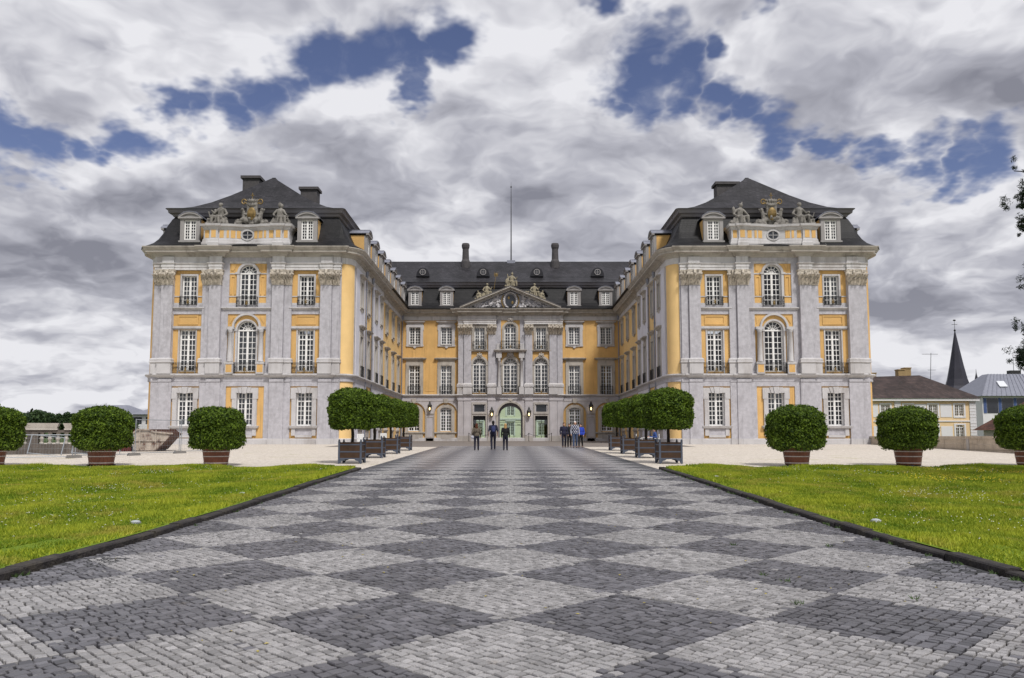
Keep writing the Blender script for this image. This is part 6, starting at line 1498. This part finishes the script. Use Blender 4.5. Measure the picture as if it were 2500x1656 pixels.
# construction fence panels
feet = [(-21.4, 33.4), (-20.6, 36.6), (-19.2, 39.6), (-18.9, 41.9)]
feet = [(-24.6, 33.0), (-20.35, 36.5), (-19.0, 39.5), (-18.0, 42.6), (-16.3, 45.5)]
for i, (a_, c_) in enumerate(zip(feet[:-1], feet[1:])):
    A, Bv = Vector(a_), Vector(c_); an = math.atan2(Bv.y - A.y, Bv.x - A.x); Lp = (Bv - A).length; r = empty('fence_panel', (A.x, A.y, zg(A.y)), an)
    tag(r, ('leftmost mesh construction fence panel behind the cut-off bush', 'mesh construction fence panel behind the bush by the fence', 'mesh construction fence panel before the skip', 'mesh construction fence panel between skip and pavilion')[i], 'fence panel', 'construction fence panels')
    hh = 1.85 if i > 1 else 1.15
    b = MB()
    for x in (.06, Lp - .06): b.cyl((x, 0, .05), (x, 0, hh), .022, .022, 8)
    for z in (.12, hh - .03): b.cyl((.06, 0, z), (Lp - .06, 0, z), .018, .018, 8)
    b.build('tube_frame', 'galv', r); b = MB()
    for z in np.arange(.25, hh - .1, .24): b.bar((.06, 0, z), (Lp - .06, 0, z), .006, .006)
    for x in np.arange(.16, Lp - .1, .12): b.bar((x, 0, .12), (x, 0, hh - .03), .004, .004)
    b.build('wire_mesh', 'galv', r); b = MB(); b.hexa([(-.35, -.12, 0), (.35, -.12, 0), (.35, .12, 0), (-.35, .12, 0)], [(-.3, -.09, .14), (.3, -.09, .14), (.3, .09, .14), (-.3, .09, .14)]); b.build('foot', 'concrete', r)
# leaning spare panels
for i, (x, y, an, wd, ht, lab) in enumerate(((-23.6, 39.6, .35, 1.5, 1.05, 'spare fence frame leaning against the balustrade'), (-22.0, 40.4, .3, 1.2, 1.45, 'taller spare fence frame leaning beside the pavilion end of the balustrade'))):
    r = ob('fence_panel', None, None, (x, y, zg(y)), an); r.rotation_euler = (R(-22), R(6), an); tag(r, lab, 'fence panel', 'spare fence frames'); b = MB()
    for q in (-wd / 2, wd / 2): b.cyl((q, 0, .02), (q, 0, ht), .025, .025, 8)
    for z in (.06, ht): b.cyl((-wd / 2, 0, z), (wd / 2, 0, z), .022, .022, 8)
    b.build('tube_frame', 'galv', r)
# skip
sk = empty('skip', (-21.3, 46.6, zg(46.6)), R(6)); tag(sk, 'rusty cream builders skip with sloping ends before the left pavilion', 'skip')
prof = [(-.75, 0), (.45, 0), (1.35, .98), (1.4, 1.03), (.35, 1.12), (.05, 1.26), (-.6, 1.26), (-.85, 1.05), (-1.0, .6)]
b = MB(); n = len(prof)
b = MB(); b.add([(x, -.85, z) for x, z in prof], [tuple(range(n))]); b.build('side_plate', 'rust', sk); b = MB(); b.add([(-1.2, .85, .1), (.6, .85, .1), (1.35, .85, 1.0), (1.0, .85, 1.3), (-1.2, .85, 1.3)], [(0, 1, 2, 3, 4)]); b.add([(-1.2, -.3, .7), (-1.2, .84, .7), (-1.2, .84, 1.3), (-1.2, -.3, 1.3)], [(0, 1, 2, 3)]); b.build('side_plate', 'rustin', sk)
b = MB()
for i in (n - 1, 0, 1): p, q = prof[i], prof[(i + 1) % n]; b.hexa([(p[0], -.85, p[1]), (q[0], -.85, q[1]), (q[0], .85, q[1]), (p[0], .85, p[1])], [(p[0], -.85, p[1] + .05), (q[0], -.85, q[1] + .05), (q[0], .85, q[1] + .05), (p[0], .85, p[1] + .05)])
b.build('floor_plate', 'rustin', sk); b = MB()
for y in (-.9, .9):
    for p, q in zip(prof[3:7], prof[4:8]): b.bar((p[0], y, p[1]), (q[0], y, q[1]), .07, .08)
    b.bar((-1.2, y, .62), (1.0, y, .62), .05, .06)
    for x in (-.45, .45): b.bar((x, y, .1), (x, y, 1.25), .05, .08)
b.build('rib', 'rust', sk); b = MB(); b.hexa([(-1.0, -.8, 1.0), (1.0, -.8, 1.0), (1.0, .8, 1.0), (-1.0, .8, 1.0)], [(-.7, -.5, 1.15), (.75, -.5, 1.12), (.75, .6, 1.2), (-.7, .6, 1.2)]); b.build('load', 'rustin', sk)
b = MB(); b.box(-1.3, 1.3, -.9, .9, .0, 1.15); b.box(-1.36, 1.36, -.96, .96, 1.15, 1.24)
for x in np.arange(-1.2, 1.25, .24): b.box(x - .04, x + .04, -.95, -.9, .05, 1.15)
o = b.build('container', 'redpaint', None, (-23.6, 46.6, zg(46)), R(5)); tag(o, 'dark red ribbed steel container beside the skip', 'container')
r = empty('warning_sign', (-20.55, 41.2, zg(41)), R(6)); tag(r, 'white notice with red border hung on the construction fence', 'sign'); b = MB(); b.box(-.3, .3, -.07, -.05, 1.02, 1.4); b.build('panel', 'signw', r)
b = MB()
for z in (1.02, 1.38): b.box(-.32, .32, -.076, -.071, z, z + .035)
for x in (-.32, .285): b.box(x, x + .035, -.076, -.071, 1.02, 1.4)
b.build('border', 'signr', r); b = MB()
for k in range(3): b.box(-.2, .2, -.075, -.071, 1.12 + k * .08, 1.15 + k * .08)
b.build('lettering', 'bluewall', r); b = MB(); b.cyl((0, -.03, 0), (0, -.03, 1.45), .02, .02, 6); b.build('post', 'galv', r)
# far trees
def tree(x, y, z, rx, rz_, lab, m='treeleaf', seed=1, n=9000, size=.35, pw=2.1, trunk=3.):
    r = empty('tree', (x, y, z)); tag(r, lab, 'tree', 'far trees')
    rr_ = np.random.default_rng(seed); cl = rr_.normal(0, 1, (26, 3)); cl /= np.linalg.norm(cl, axis=1)[:, None]; cl[:, 2] = np.abs(cl[:, 2]) * .9 - .25; cl *= rr_.uniform(.45, .85, 26)[:, None]; rad = rr_.uniform(.22, .42, 26)
    def smp(n_, g_):
        k = g_.integers(0, 26, n_); d = g_.normal(0, 1, (n_, 3)); d /= np.linalg.norm(d, axis=1)[:, None]
        p = (cl[k] + d * (rad[k] * g_.uniform(.55, 1.05, n_))[:, None]) * np.array([rx, rx, rz_]); return p, d
    ob('crown', leaf_mesh('crown', smp, n, size, m, core_of(rx * .8, rx * .8, rz_ * .75, 2.2, .75, 14, 8), seed=seed), r, (0, 0, trunk + rz_ * .8))
    b = MB(); b.limb((0, 0, 0), (0, 0, trunk + rz_ * .3), rx * .09 + .1, rx * .05 + .05, 8)
    for k in range(5): a_ = k * 1.25; b.limb((0, 0, trunk), (rx * .5 * math.cos(a_), rx * .5 * math.sin(a_), trunk + rz_ * .7), rx * .04 + .05, .05, 6)
    b.build('trunk', 'bark', r)
for i, (px, Y, top, wd, lab) in enumerate(((20, 92, 992, 95, 'broad dark tree at the left picture edge beyond the balustrade'), (92, 88, 994, 105, 'broad dark chestnut tree beyond the balustrade'), (140, 130, 1008, 60, 'low dark tree in the gap right of the chestnut'), (178, 135, 1000, 50, 'darker round tree left of the bush by the fence'), (215, 128, 1004, 60, 'tree crown behind the bush by the fence'), (255, 150, 1008, 60, 'distant tree behind the top of the bush'), (300, 170, 1012, 60, 'distant tree beside the grey-roofed building'))):
    X = (px - 1246) / 1900 * Y; s_ = 1900 / Y; ht = 1.46 + (1065 - top) / s_; rx = wd / 2 / s_ * 1.25; rz_ = max(1.6, ht * .42); tree(X, Y, zg(Y) - 1.5, rx, rz_, lab, seed=50 + i, n=7000, size=.22 + rx * .02, trunk=max(.3, ht + 1.5 - zg(Y) - rz_ * 1.72))
# far wood reading as one mass, both sides
for nm, x0, x1, Y, hh, lab in (('far_wood', -190, -95, 230, 8, 'distant wood on the horizon at the left'),):
    def smp(n_, g_):
        x = g_.uniform(x0, x1, n_); h = hh * (.7 + .3 * np.sin(x * .21) * np.sin(x * .077 + 1)); z = g_.uniform(0, 1, n_) * h; return np.stack([x, Y + g_.uniform(-6, 6, n_), z + .5], 1), g_.normal(0, 1, (n_, 3)) * .3 + np.array([0, -1, .3])
    tag(ob(nm, leaf_mesh(nm, smp, 9000, .9, 'treeleaf', seed=77)), lab, kind='stuff')
# modern grey-roofed building
mb_ = empty('office_building', (-86, 175, 0)); tag(mb_, 'modern office building with grey hipped roof behind the left pavilion', 'building')
b = MB(); b.box(-9, 14, 0, 12, -1, 6.3); b.build('wall', 'whitewall', mb_)
for k in range(7):
    for z in (1.5, 4.2): b = MB(); b.box(-8.2 + k * 3.1, -6.0 + k * 3.1, -.06, .0, z, z + 1.5); b.build('window', 'darkglass', mb_)
for x0_, x1_ in ((-10, 1), (1.2, 15)):
    b = MB(); b.hexa([(x0_, -1, 6.3), (x1_, -1, 6.3), (x1_, 13, 6.3), (x0_, 13, 6.3)], [(x0_ + 4, 5, 8.6), (x1_ - 4, 5, 8.6), (x1_ - 4, 7, 8.6), (x0_ + 4, 7, 8.6)]); b.build('roof', 'zinc', mb_)

# ================================================================ RIGHT BACKGROUND
# sandstone retaining wall built of blocks
sw = empty('sandstone_wall', (29.6, 63.0, 0)); tag(sw, 'low sandstone block wall with coping beside the right pavilion', 'wall')
A, Bv = Vector((29.4, 64.2)), Vector((27.2, 36.0)); dv = (Bv - A).normalized(); L = (Bv - A).length; sw.location = (A.x, A.y, 0); sw.rotation_euler = (0, 0, math.atan2(dv.y, dv.x))
sm = []
for k in range(6):
    b = MB(); c = .012; b.hexa([(0, -.22, 0), (1, -.22, 0), (1, .2, 0), (0, .2, 0)], [(0, -.22, 1), (1, -.22, 1), (1, .2, 1), (0, .2, 1)]); sm.append(b.mesh('stone_block', 'sandwall'))
zt = 1.30
for row in range(4):
    x = 0; z0 = zt - 1.28 + row * .32
    while x < L:
        l_ = min(rs.uniform(.5, 1.15), L - x + .01); o = ob('stone_block', sm[row % 6], sw, (x + .006, rs.uniform(-.012, .012), z0 + .006)); o.scale = (l_ - .012, 1, .308); x += l_
x = 0
while x < L: l_ = min(1.3, L - x + .01); o = ob('coping_stone', sm[5], sw, (x + .006, 0, zt + .002)); o.scale = (l_ - .012, 1.25, .15); x += l_
for k in (4.5, 10.5, 16.5, 22): b = MB(); b.box(k, k + .28, -.26, .23, .1, zt - .001); b.build('buttress', 'greystone', sw)
# yellow house
hy = empty('yellow_house', (66, 130, 0)); tag(hy, 'beige two-storey house with white quoins and brown tiled roof', 'house')
F = Fr(66, 130, R(0)); X0, X1 = -13, 11.6
wins = [(-7.9, 0), (-3.4, 0), (-11.5, 0), (.4, 0), (4.55, 0), (8.9, 0)]; WW = [h for u, _ in wins for h in ((u, 1.5, 4.75, 6.65, 0), (u, 1.4, 1.2, 2.9, .35))]
b = MB(); wall(b, F, X0, X1, -1.5, 7.5, WW, 0, .2); b.box(66 + X0, 66 + X1, 130.25, 141, -1.5, 7.4); b.build('wall', 'beige', hy)
for u, ww, a_, c_, rr_ in WW:
    o = ob('window', window_mesh(ww, c_ - a_, 4 if rr_ == 0 else 3, rr_, seg=True) if rr_ else window_mesh(ww, c_ - a_, 4), hy, F.pt(u, a_, -.1)); ob('pane', pane_mesh(ww, c_ - a_, rr_), o)
    b = MB()
    for k in (-1, 1): F.box(b, *sorted((u + k * ww / 2, u + k * (ww / 2 + .28))), a_ - .25, c_ + rr_ + .05, 0, .08)
    F.box(b, u - ww / 2 - .28, u + ww / 2 + .28, c_ + rr_ + .051, c_ + rr_ + .3, 0, .08); F.box(b, u - ww / 2, u + ww / 2, a_ - .25, a_, 0, .08); b.build('window_surround', 'whitewall', hy)
for u in (-9.7, 2.45, 6.7, -5.6):
    for z0, z1 in ((4.6, 6.8), (.3, 3.1)): b = MB(); F.box(b, u - .95, u + .95, z0, z1, 0, .05); b.build('wall_panel', 'whitewall', hy)
b = MB(); F.box(b, X0, X1, 3.85, 4.05, 0, .12); b.build('string_course', 'whitewall', hy)
for uq in (X1 - 1.0, -1.9):
    for k in range(18): b = MB(); F.box(b, uq, uq + 1.05, -1.5 + k * .5 + .03, -1.5 + (k + 1) * .5 - .03, 0, .14); b.build('quoin', 'whitewall', hy)
b = MB(); F.box(b, X0 - .3, X1 + .5, 7.3, 7.75, -.3, .55); b.build('eave', 'whitewall', hy)
b = MB(); x0_, x1_ = 66 + X0 - .8, 66 + X1 + .9; b.hexa([(x0_, 129.3, 7.75), (x1_, 129.3, 7.75), (x1_, 142, 7.75), (x0_, 142, 7.75)], [(x0_ + 9, 135, 11.7), (x1_ - 7.3, 135, 12.0), (x1_ - 7.3, 136, 12.0), (x0_ + 9, 136, 11.7)]); b.build('roof', 'tilebrown', hy)
for x, z in ((68.2, 12.9), (69.3, 13.2), (63.2, 12.3)): b = MB(); b.box(x - .55, x + .55, 135.2, 136.4, 10.6, z); b.box(x - .62, x + .62, 135.1, 136.5, z, z + .18); b.build('chimney', 'chimb', hy)
for c_ in hy.children: c_.location.x -= 66; c_.location.y -= 130
# church
ch = empty('church', (127.2, 221, 0)); tag(ch, 'brick church tower with tall dark slate spire and thin turret', 'church')
b = MB(); b.box(-3.0, 3.0, -3, 3, -2, 14.6); b.build('tower', 'brickred', ch)
for x in (-1.8, 0, 1.8): b = MB(); Fq = Fr(0, -3.0, 0); ar = [(x - .55, 11.2), (x + .55, 11.2)] + [(x + q[0], 13.2 + q[1]) for q in arcpts(.55, .55, 8)][::-1]; b.add([Fq.pt(u, z, .03) for u, z in ar], [tuple(range(len(ar)))]); b.build('belfry_opening', 'darkglass', ch)
b = MB(); b.lathe([(4.1, 14.5), (3.3, 15.6), (2.7, 17.5), (1.9, 21.3), (.95, 26.6), (.12, 31.4)], (0, 0, 0), 8); b.build('spire', 'spire', ch)
b = MB(); b.lathe([(.1, 31.2), (.35, 31.6), (.06, 32), (.05, 34.4)], seg=6); b.bar((-.8, 0, 33.3), (.8, 0, 33.3), .1, .1); b.ell((0, 0, 34.5), (.45, .1, .25)); b.build('weather_cross', 'iron', ch)
b = MB(); b.lathe([(1.3, 12.6), (1.3, 14.8), (1.5, 14.9), (.8, 15.8), (.1, 19.2), (.03, 20.4)], (4.6, -1.5, 0), 8); b.build('turret', 'spire', ch)
b = MB(); b.box(-2, 14, 0, 9, -2, 8.5); b.hexa([(-2.5, -.5, 8.5), (14.5, -.5, 8.5), (14.5, 9.5, 8.5), (-2.5, 9.5, 8.5)], [(-2.5, 4.4, 13), (10.5, 4.4, 13), (10.5, 4.6, 13), (-2.5, 4.6, 13)], 1); b.build('nave', ['brickred', 'tilered'], ch)
# zinc roofed house with blue facade
zh = empty('zinc_roofed_house', (103, 155, 0)); tag(zh, 'house with grey standing-seam zinc roof and blue facade panels', 'house')
b = MB(); b.box(-9, 18, 0, 12, -2, 9.4); b.build('wall', 'whitewall', zh)
for k in range(9):
    b = MB(); b.box(-8.8 + k * 3, -8.2 + k * 3, -.08, 0, 6, 9.0); b.build('facade_panel', 'bluewall', zh); b = MB(); b.box(-8.1 + k * 3, -5.9 + k * 3, -.06, 0, 6, 9.0); b.build('window', 'darkglass', zh)
b = MB(); q0, q1 = [(-9.6, -1, 9.4), (19, -1, 9.4), (19, 13, 9.4), (-9.6, 13, 9.4)], [(-4.5, 5, 14.2), (14, 5, 14.2), (14, 7, 14.2), (-4.5, 7, 14.2)]; b.hexa(q0, q1); b.build('roof', 'zinc', zh)
for k in range(30):
    t = k / 29; p = Vector((-9.6 + 28.6 * t, -1.03, 9.42)); q = Vector((-4.5 + 18.5 * t, 4.97, 14.24)); b = MB(); b.bar(p, q, .1, .1); b.build('seam', 'zinc', zh)
b = MB(); b.hexa([(-4.6, 1.2, 11.3), (-3.0, 1.2, 11.3), (-2.9, 2.6, 12.5), (-4.4, 2.6, 12.5)], [(-4.6, 1.1, 11.4), (-3.0, 1.1, 11.4), (-2.9, 2.5, 12.6), (-4.4, 2.5, 12.6)]); b.build('skylight', 'signw', zh)
for x in (9.0, 12.5, 16): b = MB(); b.box(x - 1.1, x + 1.1, -.3, 4, 10.2, 12.4); b.hexa([(x - 1.3, -.5, 12.4), (x + 1.3, -.5, 12.4), (x + 1.3, 5, 12.4), (x - 1.3, 5, 12.4)], [(x - .6, -.5, 13.2), (x + .6, -.5, 13.2), (x + .6, 5, 13.2), (x - .6, 5, 13.2)]); b.box(x - .8, x + .8, -.36, -.3, 10.4, 12.2, 1); b.build('dormer', ['zinc', 'darkglass'], zh)
b = MB(); b.cyl((1.5, 6, 14.2), (1.5, 6, 18.4), .05, .05, 6); b.bar((.2, 6, 17.2), (2.8, 6, 17.2), .06, .06); b.bar((.6, 6, 16.4), (2.4, 6, 16.4), .06, .06); b.box(.4, 2.6, 5.4, 6.6, 14.2, 15.0); b.build('aerial', 'iron', zh)
# brown roofed house in front of it
bh = empty('brown_roofed_house', (84, 118, 0)); tag(bh, 'low house with red-brown tiled roof partly behind the right bush', 'house')
b = MB(); b.box(-7, 12, 0, 9, -2, 2.4); b.build('wall', 'whitewall', bh); b = MB(); b.hexa([(-8.5, -.6, 2.4), (13, -.6, 2.4), (13, 9.6, 2.4), (-8.5, 9.6, 2.4)], [(-2.2, 4.4, 7.3), (13, 4.4, 7.3), (13, 4.6, 7.3), (-2.2, 4.6, 7.3)]); b.build('roof', 'tilered', bh)
b = MB(); b.box(-4.2, -2.9, .9, 1.3, 4.0, 4.95); b.build('skylight', 'signw', bh); b = MB(); b.box(-1.5, -.4, 4, 5, 6.6, 8.1); b.build('chimney', 'brickred', bh)
tree(74.8, 112, -1.6, 2.2, 3.2, 'leafy shrub at the corner of the beige house', 'bushleaf', 91, 4500, .2, trunk=.5)
tree(150, 240, 0, 9, 6, 'light green treetop beyond the church', 'bushleaf', 92, 4500, .6, trunk=6)
# aerial on the yellow house side
b = MB(); b.cyl((0, 0, 0), (.4, 0, 6.4), .05, .04, 6); b.bar((-1.2, 0, 6.2), (1.6, 0, 6.2), .06, .06); b.bar((-.3, 0, 3.4), (1.1, 0, 3.4), .05, .05); tag(b.build('aerial', 'iron', None, (73.5, 136, 9.6)), 'thin television aerial rising beside the church spire', 'aerial')

# ================================================================ CONIFER at the right edge
co = empty('conifer', (17.3, 20.5, zg(20))); tag(co, 'dark conifer whose bough tips reach in at the right edge', 'conifer')
b = MB(); b.limb((0, 0, 0), (.1, 0, 13), .28, .06, 10); b.build('trunk', 'bark', co)
gr = np.random.default_rng(3); bo = MB(); PT = []
def bough(z, a_, ln, droop, tips):
    e_ = (ln * math.cos(a_), ln * math.sin(a_), z + droop); bo.cyl((0, 0, z), e_, .05, .012, 6)
    for k in range(tips):
        t = gr.uniform(.35, 1.0); c = np.array([e_[0] * t, e_[1] * t, z + droop * t]) + gr.normal(0, .16, 3) * np.array([1, 1, .8]) * (.5 + t * .5)
        PT.append((c, gr.uniform(.09, .17))); PT.append((c - np.array([0, 0, gr.uniform(.12, .3)]), gr.uniform(.06, .11)))
for z, ln, dr, tp in ((2.45, 3.6, 1.1, 60), (2.9, 3.75, .5, 60), (3.6, 3.9, -.15, 70), (4.2, 3.75, -.1, 60), (5.5, 3.55, .1, 40), (6.9, 3.5, .2, 40), (7.6, 3.7, .15, 55), (8.2, 3.55, .3, 30)):
    bough(z, math.pi + gr.uniform(-.12, .12), ln, dr, tp)
for k in range(60):
    z = 2.2 + k * .17; bough(z, gr.uniform(-1.9, 1.9), (3.4 - z * .18) * gr.uniform(.7, 1), gr.uniform(-.3, .3), 18)
bo.build('branch', 'bark', co)
def smp(n_, g_):
    k = g_.integers(0, len(PT), n_); C_ = np.array([p[0] for p in PT])[k]; r_ = np.array([p[1] for p in PT])[k]; d = g_.normal(0, 1, (n_, 3)); d /= np.linalg.norm(d, axis=1)[:, None]
    return C_ + d * (r_ * g_.uniform(.2, 1, n_))[:, None], d
ob('needles', leaf_mesh('needles', smp, 170000, .05, 'needle', seed=9, nj=1.2, wr=(.10, .2)), co)
